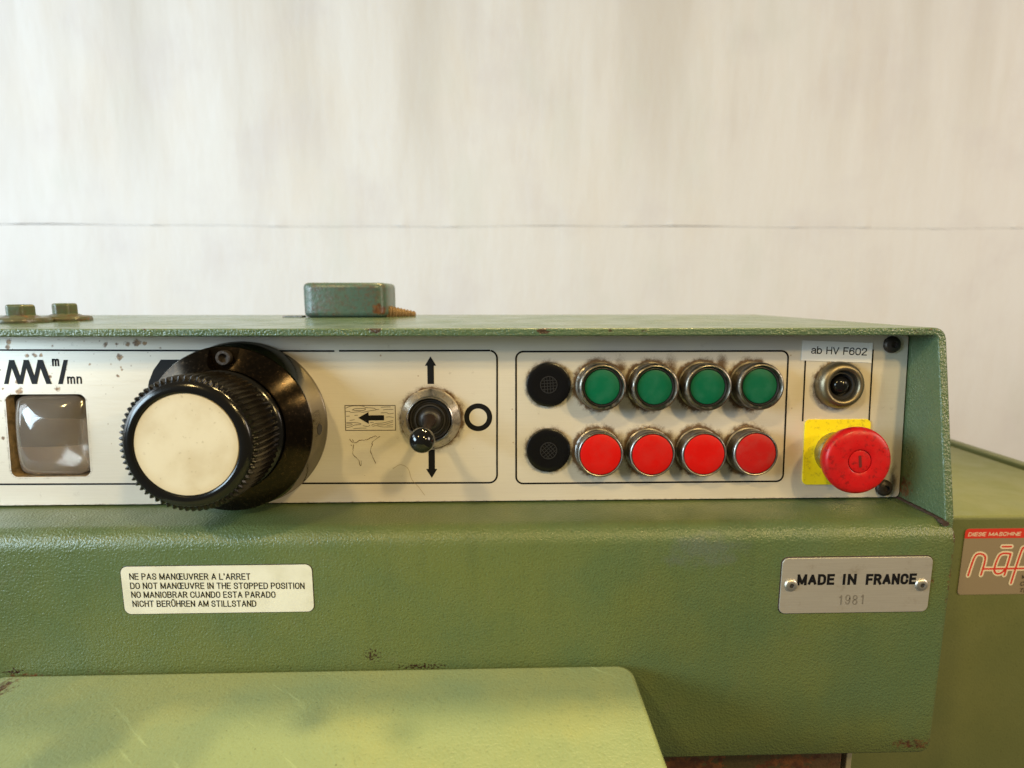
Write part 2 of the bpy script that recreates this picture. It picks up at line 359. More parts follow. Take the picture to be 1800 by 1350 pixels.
class Flat:
    """flat print: polygons and strokes a tenth of a millimetre thick"""
    def __init__(self, z=0.12): self.v = []; self.f = []; self.z = z
    def poly(self, pts):
        k = len(self.v); self.v += [(x, y, self.z) for x, y in pts]; self.f.append(tuple(range(k, k + len(pts)))); return self
    def stroke(self, pts, w, closed=False, taper=None):
        n = len(pts); L, Rr = [], []
        for i in range(n):
            a = pts[i - 1] if (i > 0 or closed) else pts[i]; b = pts[(i + 1) % n] if (i < n - 1 or closed) else pts[i]
            p = pts[i]
            d1 = Vector((p[0] - a[0], p[1] - a[1])); d2 = Vector((b[0] - p[0], b[1] - p[1]))
            d1 = d1.normalized() if d1.length > 0 else d2.normalized(); d2 = d2.normalized() if d2.length > 0 else d1
            nrm = Vector((-(d1.y + d2.y), d1.x + d2.x)); nrm = nrm.normalized() if nrm.length > 1e-6 else Vector((-d1.y, d1.x))
            m = w / 2 / max(0.62, nrm.dot(Vector((-d1.y, d1.x))))
            if taper: m *= taper(i / (n - 1))
            L.append((p[0] + nrm.x * m, p[1] + nrm.y * m)); Rr.append((p[0] - nrm.x * m, p[1] - nrm.y * m))
        for i in range(n if closed else n - 1):
            j = (i + 1) % n; self.poly([L[i], Rr[i], Rr[j], L[j]])
        return self
    def disc(self, x, y, r, n=24): return self.poly([(x + r * math.cos(2 * math.pi * i / n), y + r * math.sin(2 * math.pi * i / n)) for i in range(n)])
    def ring(self, x, y, r0, r1, n=56):
        k = len(self.v)
        for r in (r0, r1): self.v += [(x + r * math.cos(2 * math.pi * i / n), y + r * math.sin(2 * math.pi * i / n), self.z) for i in range(n)]
        for i in range(n): self.f.append((k + i, k + (i + 1) % n, k + n + (i + 1) % n, k + n + i))
        return self
    def build(self, name, mat, parent, M4=None, label=None):
        o = mesh_obj(name, self.v, self.f, mat, parent, M4, label=label)
        me = o.data
        for p in me.polygons:
            if p.normal.z < 0: p.flip()
        return o
def smooth_path(pts, sub=5):
    out = []; n = len(pts)
    for i in range(n - 1):
        p0, p1, p2, p3 = pts[max(i - 1, 0)], pts[i], pts[i + 1], pts[min(i + 2, n - 1)]
        for k in range(sub):
            t = k / sub
            out.append(tuple(0.5 * (2 * p1[c] + (p2[c] - p0[c]) * t + (2 * p0[c] - 5 * p1[c] + 4 * p2[c] - p3[c]) * t * t + (-p0[c] + 3 * p1[c] - 3 * p2[c] + p3[c]) * t ** 3) for c in (0, 1)))
    out.append(pts[-1]); return out
def _arc(cx, cy, rx, ry, a0, a1, n=8):
    return [(cx + rx * math.cos(R(a0 + (a1 - a0) * i / n)), cy + ry * math.sin(R(a0 + (a1 - a0) * i / n))) for i in range(n + 1)]
def _sm(p): return smooth_path(p, 4)
_O = _arc(.28, .68, .28, .32, 0, 180) + _arc(.28, .32, .28, .32, 180, 360) + [(.56, .68)]
_U = [(0, 1), (0, .3)] + _arc(.27, .28, .27, .28, 180, 360) + [(.54, 1)]
GLYPH = {   # monoline letters: (width, strokes) with cap height 1
 'A': (.62, [[(0, 0), (.31, 1), (.62, 0)], [(.11, .32), (.51, .32)]]),
 'B': (.56, [[(0, 0), (0, 1), (.28, 1)] + _arc(.28, .76, .24, .24, 90, -90) + [(0, .52)], [(.28, .52)] + _arc(.28, .26, .28, .26, 90, -90) + [(0, 0)]]),
 'C': (.56, [_arc(.28, .70, .28, .30, 0, 180) + _arc(.28, .30, .28, .30, 180, 360)]),
 'D': (.56, [[(0, 0), (0, 1), (.24, 1)] + _arc(.24, .66, .32, .34, 90, 0) + _arc(.24, .34, .32, .34, 0, -90) + [(0, 0)]]),
 'E': (.48, [[(.48, 1), (0, 1), (0, 0), (.48, 0)], [(0, .52), (.43, .52)]]),
 'F': (.47, [[(.47, 1), (0, 1), (0, 0)], [(0, .50), (.42, .50)]]),
 'H': (.55, [[(0, 0), (0, 1)], [(.55, 0), (.55, 1)], [(0, .52), (.55, .52)]]),
 'I': (.06, [[(.03, 0), (.03, 1)]]),
 'L': (.45, [[(0, 1), (0, 0), (.45, 0)]]),
 'M': (.70, [[(0, 0), (0, 1), (.35, .06), (.70, 1), (.70, 0)]]),
 'N': (.55, [[(0, 0), (0, 1), (.55, 0), (.55, 1)]]),
 'O': (.56, [_O]), 'U': (.54, [_U]),
 'P': (.53, [[(0, 0), (0, 1), (.26, 1)] + _arc(.26, .74, .27, .26, 90, -90) + [(0, .48)]]),
 'R': (.56, [[(0, 0), (0, 1), (.27, 1)] + _arc(.27, .75, .26, .25, 90, -90) + [(0, .50)], [(.30, .50), (.56, 0)]]),
 'S': (.54, [_sm([(.52, .74), (.45, .94), (.27, 1.0), (.09, .93), (.02, .76), (.10, .60), (.27, .52), (.45, .43), (.54, .26), (.46, .07), (.27, 0), (.07, .07), (0, .27)])]),
 'T': (.54, [[(0, 1), (.54, 1)], [(.27, 1), (.27, 0)]]),
 'V': (.60, [[(0, 1), (.30, 0), (.60, 1)]]),
 'W': (.84, [[(0, 1), (.21, 0), (.42, .94), (.63, 0), (.84, 1)]]),
 "'": (.04, [[(.02, 1.02), (.02, .78)]]), '-': (.3, [[(0, .45), (.3, .45)]]),
 '0': (.52, [_arc(.26, .66, .26, .34, 0, 180) + _arc(.26, .34, .26, .34, 180, 360) + [(.52, .66)]]),
 '1': (.22, [[(0, .78), (.2, 1), (.2, 0)]]),
 '2': (.52, [_sm([(.02, .72), (.08, .93), (.26, 1), (.45, .92), (.50, .74), (.42, .55), (.18, .28), (0, .02)]) + [(0, 0), (.52, 0)]]),
 '6': (.52, [_sm([(.48, .78), (.42, .95), (.27, 1), (.10, .90), (.01, .62), (.01, .34), (.08, .07), (.27, 0), (.46, .10), (.52, .32), (.44, .54), (.27, .61), (.09, .53), (.01, .34)])]),
 '8': (.52, [_sm([(.26, .53), (.08, .62), (.03, .77), (.10, .94), (.26, 1), (.42, .94), (.49, .77), (.44, .62), (.26, .53), (.07, .44), (0, .26), (.08, .07), (.26, 0), (.44, .07), (.52, .26), (.45, .44), (.26, .53)])]),
 '9': (.52, [_sm([(.04, .22), (.10, .05), (.25, 0), (.42, .10), (.51, .38), (.51, .66), (.44, .93), (.25, 1), (.06, .90), (0, .68), (.08, .46), (.25, .39), (.43, .47), (.51, .66)])]),
 'a': (.46, [_sm([(.03, .56), (.10, .68), (.24, .72), (.38, .68), (.43, .56), (.43, .10), (.48, 0)]), _sm([(.43, .42), (.20, .38), (.04, .30), (0, .17), (.06, .04), (.18, 0), (.34, .06), (.43, .20)])]),
 'b': (.47, [[(0, 1), (0, 0)], _sm([(0, .48), (.10, .66), (.25, .72), (.41, .62), (.47, .36), (.41, .10), (.25, 0), (.10, .06), (0, .22)])]),
 'm': (.72, [[(0, 0), (0, .72)], _sm([(0, .5), (.10, .67), (.22, .72), (.33, .66), (.36, .5)]) + [(.36, 0)], _sm([(.36, .5), (.46, .67), (.58, .72), (.69, .66), (.72, .5)]) + [(.72, 0)]]),
 'n': (.42, [[(0, 0), (0, .72)], _sm([(0, .5), (.10, .67), (.24, .72), (.38, .66), (.42, .5)]) + [(.42, 0)]]),
}
GLYPH['\u00dc'] = (.54, [_U, [(.15, 1.14), (.15, 1.26)], [(.39, 1.14), (.39, 1.26)]])
GLYPH['\u0152'] = (.92, [_O, [(.92, 1), (.46, 1), (.46, 0), (.92, 0)], [(.46, .52), (.87, .52)]])
def text(name, s, x0, x1, y0, y1, mat, parent, M4=None, w=0.4, z=0.12, rot=0.0, slant=0.0, gap=0.20, space=0.42, jit=0.0, label=None):
    """lettering drawn stroke by stroke into the box x0..x1, y0..y1 (cap height)"""
    hgt = y1 - y0; pens = []; x = 0.0
    for ch in s:
        if ch == ' ': x += space; continue
        wd, st = GLYPH[ch]; pens.append((x, st)); x += wd + gap
    tot = x - gap; sx = (x1 - x0 - w) / tot; hh = hgt - w
    F = Flat(z); i = 0
    for px, st in pens:
        jy = random.uniform(-jit, jit)
        for p in st:
            q_ = [((px + a) * sx + w / 2 + slant * b * hh, b * hh + w / 2 + jy) for a, b in p]
            closed = math.hypot(q_[0][0] - q_[-1][0], q_[0][1] - q_[-1][1]) < 1e-6
            if closed: q_ = q_[:-1]
            q_ = [(x0 + a * math.cos(rot) - b * math.sin(rot), y0 + a * math.sin(rot) + b * math.cos(rot)) for a, b in q_]
            if closed:
                F.z = z + 0.003 * (i % 9); i += 1
                F.stroke(q_, w, True); continue
            runs = [[q_[0]]]                     # break the pen stroke at sharp corners
            for k in range(1, len(q_)):
                runs[-1].append(q_[k])
                if k < len(q_) - 1:
                    u = Vector((q_[k][0] - q_[k - 1][0], q_[k][1] - q_[k - 1][1])); t_ = Vector((q_[k + 1][0] - q_[k][0], q_[k + 1][1] - q_[k][1]))
                    if u.length > 0 and t_.length > 0 and u.normalized().dot(t_.normalized()) < 0.45: runs.append([q_[k]])
            for rn_ in runs:
                F.z = z + 0.003 * (i % 9); i += 1
                steep = abs(rn_[-1][1] - rn_[0][1]) > 0.75 * hh and abs(rn_[-1][0] - rn_[0][0]) > 0.12 * hh and len(rn_) == 2
                e_ = 0.5 if not steep else 0.28
                for k, e in ((0, 1), (-1, -2)):
                    d = Vector((rn_[k][0] - rn_[e][0], rn_[k][1] - rn_[e][1])); d = d.normalized() * w * e_ if d.length > 0 else d
                    rn_[k] = (rn_[k][0] + d.x, rn_[k][1] + d.y)
                F.stroke(rn_, w, False)
    return F.build(name, mat, parent, M4, label)
def Tm(x, y, z=0): return Matrix.Translation((x * MM, y * MM, z * MM))
def vnoise(x, y, scale, seed, octv=3):
    """value noise on arrays, about 0..1"""
    rng = np.random.RandomState(seed); out = np.zeros_like(x); amp = 1; tot = 0
    for o in range(octv):
        g = rng.rand(256, 256); u = x / scale * 2 ** o; v = y / scale * 2 ** o
        iu = np.floor(u).astype(int); iv = np.floor(v).astype(int); fu = u - iu; fv = v - iv
        fu = fu * fu * (3 - 2 * fu); fv = fv * fv * (3 - 2 * fv)
        a = g[iu % 256, iv % 256]; b = g[(iu + 1) % 256, iv % 256]; c_ = g[iu % 256, (iv + 1) % 256]; d = g[(iu + 1) % 256, (iv + 1) % 256]
        out += amp * ((a * (1 - fu) + b * fu) * (1 - fv) + (c_ * (1 - fu) + d * fu) * fv); tot += amp; amp *= 0.55
    return out / tot

# ------------------------------------------------------------------ the setting: pale sheeted wall
T = NT('white_sheet_wall')
st = T.noise(3.2, 4, 0.6, stretch=(1.0, 1.0, 0.16)); st2 = T.noise(8.0, 3, 0.55, stretch=(1.0, 1.0, 0.10))
sp = T.n('ShaderNodeSeparateXYZ'); T.l(T.P(), sp.inputs[0])
up = T.ramp(sp.outputs[2], 1.46, 1.80)
c = T.mix(T.math('MULTIPLY', T.ramp(st, 0.42, 0.66), T.math('ADD', T.math('MULTIPLY', up, 0.62), 0.08)), (0.82, 0.815, 0.80, 1), (0.66, 0.63, 0.58, 1))
c = T.mix(T.math('MULTIPLY', T.ramp(st2, 0.46, 0.66), T.math('MULTIPLY', up, 0.35)), c, (0.70, 0.665, 0.61, 1))
c = T.mix(T.ramp(T.noise(4.5, 4, 0.6), 0.45, 0.75, 0, 0.45), c, (0.70, 0.67, 0.68, 1))
c = T.mix(T.ramp(T.noise(3.0, 3, 0.6, stretch=(1.3, 1, 0.5)), 0.5, 0.75, 0, 0.5), c, (0.80, 0.745, 0.66, 1))
c = T.mix(T.ramp(T.noise(6.0, 3, 0.6, stretch=(1, 1.7, 0.6)), 0.52, 0.78, 0, 0.4), c, (0.72, 0.745, 0.70, 1))
M['wall'] = T.set(Base_Color=c, Roughness=0.75, Specular_IOR_Level=0.2,
                  Normal=T.bump(T.noise(7, 4, 0.55, stretch=(1, 1, 0.3)), 0.35, 0.03, T.bump(T.noise(60, 3), 0.12, 0.003)))
wall = empty('backdrop_wall', None, Matrix.Translation((0, 1.30, 0)))
wall['kind'] = 'structure'
SEAM = 1469.5
def sheet(name, z0, z1, yb, pinch, label):
    xs = np.concatenate([np.linspace(-2800, -1500, 30), np.arange(-1490, 1660, 8.0), np.linspace(1670, 2900, 32)])
    zs = np.concatenate([np.linspace(z0, SEAM - 60, 24), np.arange(SEAM - 54, SEAM, 3.0)]) if not pinch else np.concatenate([np.arange(SEAM - 4, SEAM + 56, 3.0), np.linspace(SEAM + 60, z1, 50)])
    X, Z = np.meshgrid(xs, zs); Y = np.full_like(X, yb)
    Y += -5.0 * (vnoise(X + 5000, Z * 0.25 + 900, 130.0, 3, 3) - 0.5)
    if pinch:
        Y += 1.0 * np.exp(-((Z - SEAM) / 6.0) ** 2)                       # folded lower hem
        for px in (-1300, -941, -608, -264, -120, 371, 495, 848, 1044, 1250, 1482):
            wd = 12 + 14 * random.random()
            bump = np.exp(-((X - px) / wd) ** 2) * np.exp(-np.maximum(Z - SEAM, 0) / 13.0)
            Y -= 3.0 * bump
        Z = Z + 2.2 * np.sin(X / 260.0) + 1.0 * np.sin(X / 71.0)
    v = np.stack([X, Y, Z], -1).reshape(-1, 3); nx = len(xs)
    f = [(j * nx + i, j * nx + i + 1, (j + 1) * nx + i + 1, (j + 1) * nx + i) for j in range(len(zs) - 1) for i in range(nx - 1)]
    o = mesh_obj(name, v.tolist(), f, 'wall', wall, smooth=60, label=label)
    return o
sheet('wall_sheet', 0, SEAM, 1.5, False, 'plain white lower sheet of the wall')
sheet('wall_sheet', SEAM, 3000, -1.8, True, 'white upper sheet with faint vertical streaks')
box('wall_core', -2800, 2900, 20, 60, 0, 3000, 'wall', wall)

# ------------------------------------------------------------------ rear cabinet, right
cab = empty('machine_cabinet', None, Matrix.Translation((0.42, 0.30, 0)))
cab['label'] = 'olive green machine cabinet behind the right end of the control housing'; cab['category'] = 'cabinet'
CI = Matrix.Translation((-0.42, -0.30, 0))
box('body', 296, 530.5, 82, 520, 0, 1100.2, 'cabinet', cab, CI, bevel=2.5, seg=3)
box('edge_flange', 534.5, 546, 84, 520, 0, 1103.5, 'cabinet', cab, CI, bevel=1.5, label='narrow raised flange beyond the dark seam')
box('seam_gap', 530.7, 534.3, 90, 518, 0, 1092, 'dark', cab, CI)
STK = CI @ Matrix(((1, 0, 0, 0.0), (0, 0, -1, 0.0818), (0, 1, 0, 1.06), (0, 0, 0, 1)))
# skewed left edge: the sticker was put on slightly turned
sk = prism('service_sticker', [(x, y - 1060) for x, y in rrect(371.5, 470, 1034, 1090.3, 3.0)], 0.0, 0.35, 'sticker_grey', cab, STK, label='grey and red service sticker with outlined red lettering')
I4 = Matrix.Identity(4)
hd = [(371.5, 1082.2 - 1060)] + [(x, y - 1060) for x, y in rrect(371.5, 470, 1070, 1090.3, 3.0)[0:14][::-1]] + [(470, 1082.2 - 1060)]
Flat(0.45).poly(hd).build('red_header', 'sticker_red', sk, I4)
text('header_lettering', 'DIESE MASCHINE WIR', 374, 428.5, 1084.1 - 1060, 1087.3 - 1060, 'sticker_white', sk, I4, w=0.5, z=0.55, slant=0.18)
def lg(p): return [(x, y - 1060) for x, y in p]
logo = [smooth_path(lg([(378.3, 1050.8), (381.5, 1066.0), (385, 1069.2), (389.6, 1067.6), (390.6, 1063), (388.9, 1051.0)]), 6),
        lg([(390.0, 1056.2), (436, 1056.2)]),
        smooth_path(lg([(410.8, 1068.9), (404.5, 1069.2), (401.2, 1066), (399.2, 1056.5), (401.2, 1052.2), (405.5, 1052.6), (408.6, 1056.5)]), 6),
        lg([(411.0, 1068.9), (408.2, 1050.7)]), lg([(403.4, 1075.0), (410.6, 1075.0)]),
        smooth_path(lg([(414.6, 1043.6), (419.2, 1070), (421.5, 1074.2), (427, 1075.2)]), 6)]
for nm, wd, z, mt in (('logo_outline', 3.9, 0.50, 'sticker_white'), ('logo_stroke', 1.5, 0.60, 'sticker_red')):
    F = Flat(z)
    for i, p in enumerate(logo):
        F.z = z + 0.004 * i
        F.stroke(p, wd); F.z += 0.0015; F.disc(*p[0], wd / 2); F.disc(*p[-1], wd / 2)
    F.build(nm, mt, sk, I4)
for s, y in (('WIR', 1047.2), ('CH-', 1041.3), ('TEL', 1035.4)):
    text('small_lettering', s, 422.5, 432, y - 1060, y + 3.6 - 1060, 'ink', sk, I4, w=0.42, z=0.7, slant=0.15)

# ------------------------------------------------------------------ column and strip under the housing
col_ = empty('steel_column', None, Matrix.Translation((0.16, 0.03, 0)))
col_['label'] = 'dark rusty brown steel column below the green housing'; col_['category'] = 'column'
box('column_body', 40, 221, -18, 90, 0, 1000, 'column', col_, Matrix.Translation((-0.16, -0.03, 0)), bevel=1.0)
st_ = mesh_obj('steel_strip', *(lambda v: (v, [(0, 1, 3, 2), (4, 6, 7, 5), (0, 4, 5, 1), (2, 3, 7, 6), (0, 2, 6, 4), (1, 5, 7, 3)]))([(x, y, z) for x in (0, 3.6) for y in (0, 60) for z in (0, 1000)]), 'strip', None, Matrix.Translation((0.2255, -0.016, 0)), bevel=0.5)
st_['label'] = 'thin pale upright steel strip beside the rusty column'; st_['category'] = 'strip'

# ------------------------------------------------------------------ light green tray in the foreground
tr = empty('feed_tray', None, Matrix.Translation((-0.10, -0.19, 1.02)))
tr['label'] = 'light yellow green flat tray with rounded corners below the warning label'; tr['category'] = 'tray'
TI = Matrix.Translation((0.10, 0.19, -1.02))
prism('tray_plate', rrect(-278.5, 75, -330, -44.6, 9, 8), 1031, 1066.2, 'tray', tr, TI, bevel=2.2, seg=4)
box('support_rib', -220, 20, -250, -60, 1012, 1031, 'tray', tr, TI, bevel=2)

# ------------------------------------------------------------------ the control housing (one machine part with everything bolted to it)
ROOT = Vector((0.0, 0.08, 1.0))
root = empty('control_housing', None, Matrix.Translation(ROOT))
root['label'] = 'green grained metal control housing with white panel of knobs and push buttons'; root['category'] = 'control housing'
RI = Matrix.Translation(-ROOT)
tlt = R(3.6); sn, cs = math.sin(tlt), math.cos(tlt)
PAN = RI @ Matrix(((1, 0, 0, 0), (0, sn, -cs, 0), (0, cs, sn, 1.2), (0, 0, 0, 1)))
FACE = RI @ Matrix(((1, 0, 0, 0), (0, 0, -1, -0.0428), (0, 1, 0, 1.1), (0, 0, 0, 1)))   # x right, y up, z toward the viewer

XL, XI, XO = -640, 252.0, 256.9
TOPZ, TH = 1255.4, 4.4
# hood: top plate bent down into the right side plate
def yfront(z):
    if z >= 1249: return -19.3
    if z >= 1148: return -19.3 - (1249 - z) / 101 * 20.6
    return -39.9
outer, inner = [], []
rb = 7.5
path = [(XL, TOPZ), (-300, TOPZ), (0, TOPZ), (200, TOPZ)] + [(XO - rb + rb * math.sin(R(a)), TOPZ - rb + rb * math.cos(R(a))) for a in range(0, 91, 15)] + [(XO, z) for z in (1240, 1225, 1205, 1185, 1165, 1149, 1140, 1080, 1008)]
ri = rb - TH
pin = [(XL, TOPZ - TH), (-300, TOPZ - TH), (0, TOPZ - TH), (200, TOPZ - TH)] + [(XI - ri + ri * math.sin(R(a)), TOPZ - TH - ri + ri * math.cos(R(a))) for a in range(0, 91, 15)] + [(XI, z) for z in (1240, 1225, 1205, 1185, 1165, 1149, 1140, 1080, 1008)]
v, f = [], []
for (xo, zo), (xi, zi) in zip(path, pin):
    yo, yi = yfront(zo), yfront(zi)
    v += [(xo, yo, zo), (xi, yi, zi), (xi, 211, zi), (xo, 211, zo)]
for i in range(len(path) - 1):
    a = 4 * i
    for k in range(4): f.append((a + k, a + (k + 1) % 4, a + 4 + (k + 1) % 4, a + 4 + k))
f += [(0, 1, 2, 3), tuple(4 * (len(path) - 1) + k for k in (3, 2, 1, 0))]
mesh_obj('hood', v, f, 'hood', root, RI, smooth=38, bevel=0.9, seg=3, label='bent top plate and right side plate overhanging the panel')

# apron: shelf, rounded nose, tall front face with a rounded lower right corner
prof = []
SH = 1147.6
prof += [(4, SH), (-10, SH), (-24, SH)]
cy, cz, nr = -32.0, SH - 10.8, 10.8
for a in range(0, 91, 10): prof.append((cy - nr * math.sin(R(a)), cz + nr * math.cos(R(a))))
for z in (1120, 1100, 1080, 1060, 1040, 1020): prof.append((-42.8, z))
X1 = 257.3; rc = 7.0; re = 2.2; ZB = 1003.6
cols = [XL, -400, -200, 0, 150, 220, 240] + [X1 - rc + rc * math.sin(R(a)) for a in (0, 15, 30, 45, 56, 65, 72, 78, 83, 87, 90)]
v, f = [], []
for x in cols:
    zb = ZB + (rc - math.sqrt(max(0, rc * rc - (x - (X1 - rc)) ** 2)) if x > X1 - rc else 0)
    d = re - math.sqrt(max(0, re * re - (x - (X1 - re)) ** 2)) if x > X1 - re else 0
    row = [(x, y + (d if z < cz + 8 else d * 0.6), z - (d if z > cz else 0)) for y, z in prof]
    row += [(x, -42.8 + d, zb + 1.6), (x, -42.3 + d, zb + 0.5), (x, -41.2 + d, zb), (x, -36, zb)]
    v += row
m = len(prof) + 4
for i in range(len(cols) - 1):
    for j in range(m - 1): f.append((i * m + j, (i + 1) * m + j, (i + 1) * m + j + 1, i * m + j + 1))
k = (len(cols) - 1) * m
base = len(v); v += [(X1, 40, SH - 2), (X1, 40, ZB + rc)]
f.append(tuple(range(k, k + m)) + (base + 1, base))
mesh_obj('apron', v, f, 'paint', root, RI, smooth=50, label='grained green shelf and front face below the panel')
box('back_shell', XL, 251.5, 6.5, 208, 1010, TOPZ - TH - 0.4, 'dark', root, RI)
box('end_plate', XL - 5, XL - 0.5, -41, 211, 1004, TOPZ, 'paint', root, RI, bevel=1)
# sealant bead in the corner between shelf and side plate
v, f = [], []; N = 26
for i in range(N):
    t = i / (N - 1); y = 2 - 42.5 * t; rr = 1.15 + 0.45 * random.random() + (0.5 if t > 0.9 else 0)
    for k in range(8):
        a = 2 * math.pi * k / 8; v.append((XI - 0.4 + rr * math.cos(a) * (1 + .25 * random.random()), y, (SH + 0.2 if y > -30 else SH + 0.2 - (y + 30) ** 2 * 0.012) + rr * 0.75 * math.sin(a)))
for i in range(N - 1):
    for k in range(8): f.append((i * 8 + k, i * 8 + (k + 1) % 8, (i + 1) * 8 + (k + 1) % 8, (i + 1) * 8 + k))
f += [tuple(range(8)), tuple(range((N - 1) * 8, N * 8))]
mesh_obj('sealant_bead', v, f, 'sealant', root, RI, smooth=60, label='ragged dark brown sealant line in the shelf corner')

# ---- front panel
GREEN = [(61.3 + 31.1 * k, 19.7) for k in range(4)]
RED = [(61.0 + 30.9 * k, -20.6) for k in range(4)]
PLUG = [(30.7, 20.4), (30.7, -19.8)]
KNOB = (-151.8, -2.6); TOG = (-40.2, 0.3); ESTOP = (208.4, -22.6); IND = (208.2, 19.5)
WIN = (-291.0, -244.5, -34.0, 15.8, 4.2)
def sdf_rr(X, Y, x0, x1, y0, y1, r):
    qx = np.abs(X - (x0 + x1) / 2) - (x1 - x0) / 2 + r; qy = np.abs(Y - (y0 + y1) / 2) - (y1 - y0) / 2 + r
    return np.hypot(np.maximum(qx, 0), np.maximum(qy, 0)) + np.minimum(np.maximum(qx, qy), 0) - r
def panel_sdf(X, Y):
    return np.maximum(sdf_rr(X, Y, XL, 250.9, -51.3, 50.6, 3.0), -sdf_rr(X, Y, *WIN))
h = 0.6
xs = np.concatenate([np.linspace(XL, -312, 40), np.arange(-311.4, 252.0, h)]); ys = np.arange(-52.2, 51.6, h)
X, Y = np.meshgrid(xs, ys); D = panel_sdf(X, Y)
nx, ny = len(xs), len(ys)
Xc, Yc = (X[:-1, :-1] + X[1:, 1:]) / 2, (Y[:-1, :-1] + Y[1:, 1:]) / 2
keep = panel_sdf(Xc, Yc) < 0
# pull the rim vertices exactly onto the outline
Xn, Yn = X.copy(), Y.copy()
for _ in range(3):
    e = 0.02; d = panel_sdf(Xn, Yn); gx = (panel_sdf(Xn + e, Yn) - d) / e; gy = (panel_sdf(Xn, Yn + e) - d) / e
    rim = np.abs(D) < h * 0.75
    gl = np.maximum(gx * gx + gy * gy, 0.2)
    Xn = np.where(rim, Xn - d * gx / gl, Xn); Yn = np.where(rim, Yn - d * gy / gl, Yn)
idx = np.arange(nx * ny).reshape(ny, nx)
q = np.stack([idx[:-1, :-1], idx[:-1, 1:], idx[1:, 1:], idx[1:, :-1]], -1)[keep]
used = np.unique(q); remap = -np.ones(nx * ny, int); remap[used] = np.arange(len(used))
vx, vy = Xn.ravel()[used], Yn.ravel()[used]
me = bpy.data.meshes.new('control_panel')
me.from_pydata(np.stack([vx, vy, 0 * vx], -1).astype(float) * MM, [], remap[q].tolist()); me.update()
# wear per vertex: rust specks, grime collars, yellowing with painted warm light
rust = np.zeros_like(vx); n1 = vnoise(vx + 900, vy + 300, 2.6, 11, 3)
SPECK = [(-230.9, 45.3, 1.7), (-224.3, 45.3, 1.02), (-217.7, 45.3, 2.04), (-212.7, 46.2, 2.38), (-207.8, 45.6, 1.36), (-199.0, 42.9, 1.02), (-223.1, 37.6, 1.7), (-222.8, 31.8, 1.02), (-222.3, 30.2, 1.02), (-240.5, 33.6, 1.02), (-276.3, 38.7, 1.36), (-272.3, 39.0, 1.36), (-268.4, 39.0, 1.02), (-283.4, 23.0, 1.36), (-260.7, 18.8, 1.7), (-282.5, 17.6, 2.04), (-291.9, 19.3, 1.02), (-264.1, 26.3, 1.02), (-254.6, 30.3, 0.68), (-249.6, 35.3, 0.68), (-237.8, 39.6, 0.68), (-286.4, 47.1, 1.7), (-287.6, 43.7, 1.36), (-242.9, 47.0, 0.68), (-256.9, 48.0, 0.68), (-261.4, 44.4, 1.02), (-224.8, 26.8, 1.02), (-240.3, 27.5, 0.68), (-228.3, 33.5, 0.68), (-273.6, 21.9, 0.68), (-292.6, 30.4, 0.68), (-293.5, 11.9, 0.68), (-293.3, 1.7, 0.68), (-294.3, -10.3, 1.02), (-232.3, -2.1, 0.5), (-231.1, -14.1, 0.45), (-234.0, 47.0, 0.68), (-69.7, 38.2, 0.68), (-53.4, 34.8, 0.45), (-47.8, 26.0, 0.5), (180.6, 5.0, 0.6), (178.5, 37.5, 0.5), (8.6, 5.2, 0.6), (9.3, -15.1, 0.6)]
rs = random.Random(5)
for _ in range(70): SPECK.append((rs.uniform(-294, -205), 50 - abs(rs.gauss(0, 17)), rs.uniform(0.2, 0.55)))
for _ in range(60): SPECK.append((rs.uniform(-200, 245), rs.uniform(-50, 48), rs.uniform(0.15, 0.34)))
for x, y, r in SPECK:
    d = np.hypot(vx - x, vy - y) / (r * 1.25)
    rust = np.maximum(rust, np.clip(1.35 - d + (n1 - 0.5) * 1.3, 0, 1) * (0.62 if r > 0.9 else 0.5))
gr = np.zeros_like(vx); n2 = vnoise(vx + 700, vy + 200, 5.0, 21, 4); n3 = vnoise(vx + 700, vy + 200, 1.6, 22, 2)
for lst, rad, amp in ((GREEN, 14.2, 0.95), (RED, 13.8, 1.0), (PLUG, 13.4, 0.45), ([TOG], 18.0, 0.7), ([IND], 14.2, 0.6), ([ESTOP], 17, 0.35)):
    for x, y in lst:
        d = np.hypot(vx - x, vy - y) - rad
        gr = np.maximum(gr, amp * np.exp(-np.maximum(d, 0) / 2.3) * (0.35 + 1.1 * n2) * (0.5 + 0.9 * n3))
for k in range(3):                                   # deeper deposits between neighbouring buttons
    for row, s in ((GREEN, 0.75), (RED, 0.95)):
        mx = (row[k][0] + row[k + 1][0]) / 2 - 3; my = row[k][1] + (2 if row is RED else 9)
        gr = np.maximum(gr, s * np.exp(-(((vx - mx) / 4.5) ** 2 + ((vy - my) / 9.5) ** 2)) * (0.3 + 0.9 * n2))
wd = -sdf_rr(vx, vy, *WIN)
gr = np.maximum(gr, 0.55 * np.exp(wd / 1.1) * (n2 * 1.6) * (wd < 0))
gr = np.maximum(gr, 0.45 * np.exp(-(vy + 51.3) / 0.8) * n3 * (vy < -48))
gr = np.maximum(gr, 0.5 * np.exp(-((vx - 247) / 3.0) ** 2 - ((vy + 40) / 16) ** 2) * (0.2 + n2))
gr = np.maximum(gr, 0.30 * np.clip(n2 - 0.62, 0, 1) * 3 * (vnoise(vx + 700, vy + 200, 40, 5, 2) > 0.5))
yel_warm_tint = np.clip((vnoise(vx + 700, vy + 200, 55.0, 31, 3) - 0.35) * 1.6, 0, 1) * np.clip((vx + 330) / 260, 0.25, 1)  # patchy yellowing, tinted stronger rightward to paint the warm light there
ca = me.color_attributes.new('wear_tint', 'FLOAT_COLOR', 'POINT')
ca.data.foreach_set('color', np.stack([rust, np.clip(gr, 0, 1), yel_warm_tint, np.ones_like(vx)], -1).astype(np.float32).ravel())
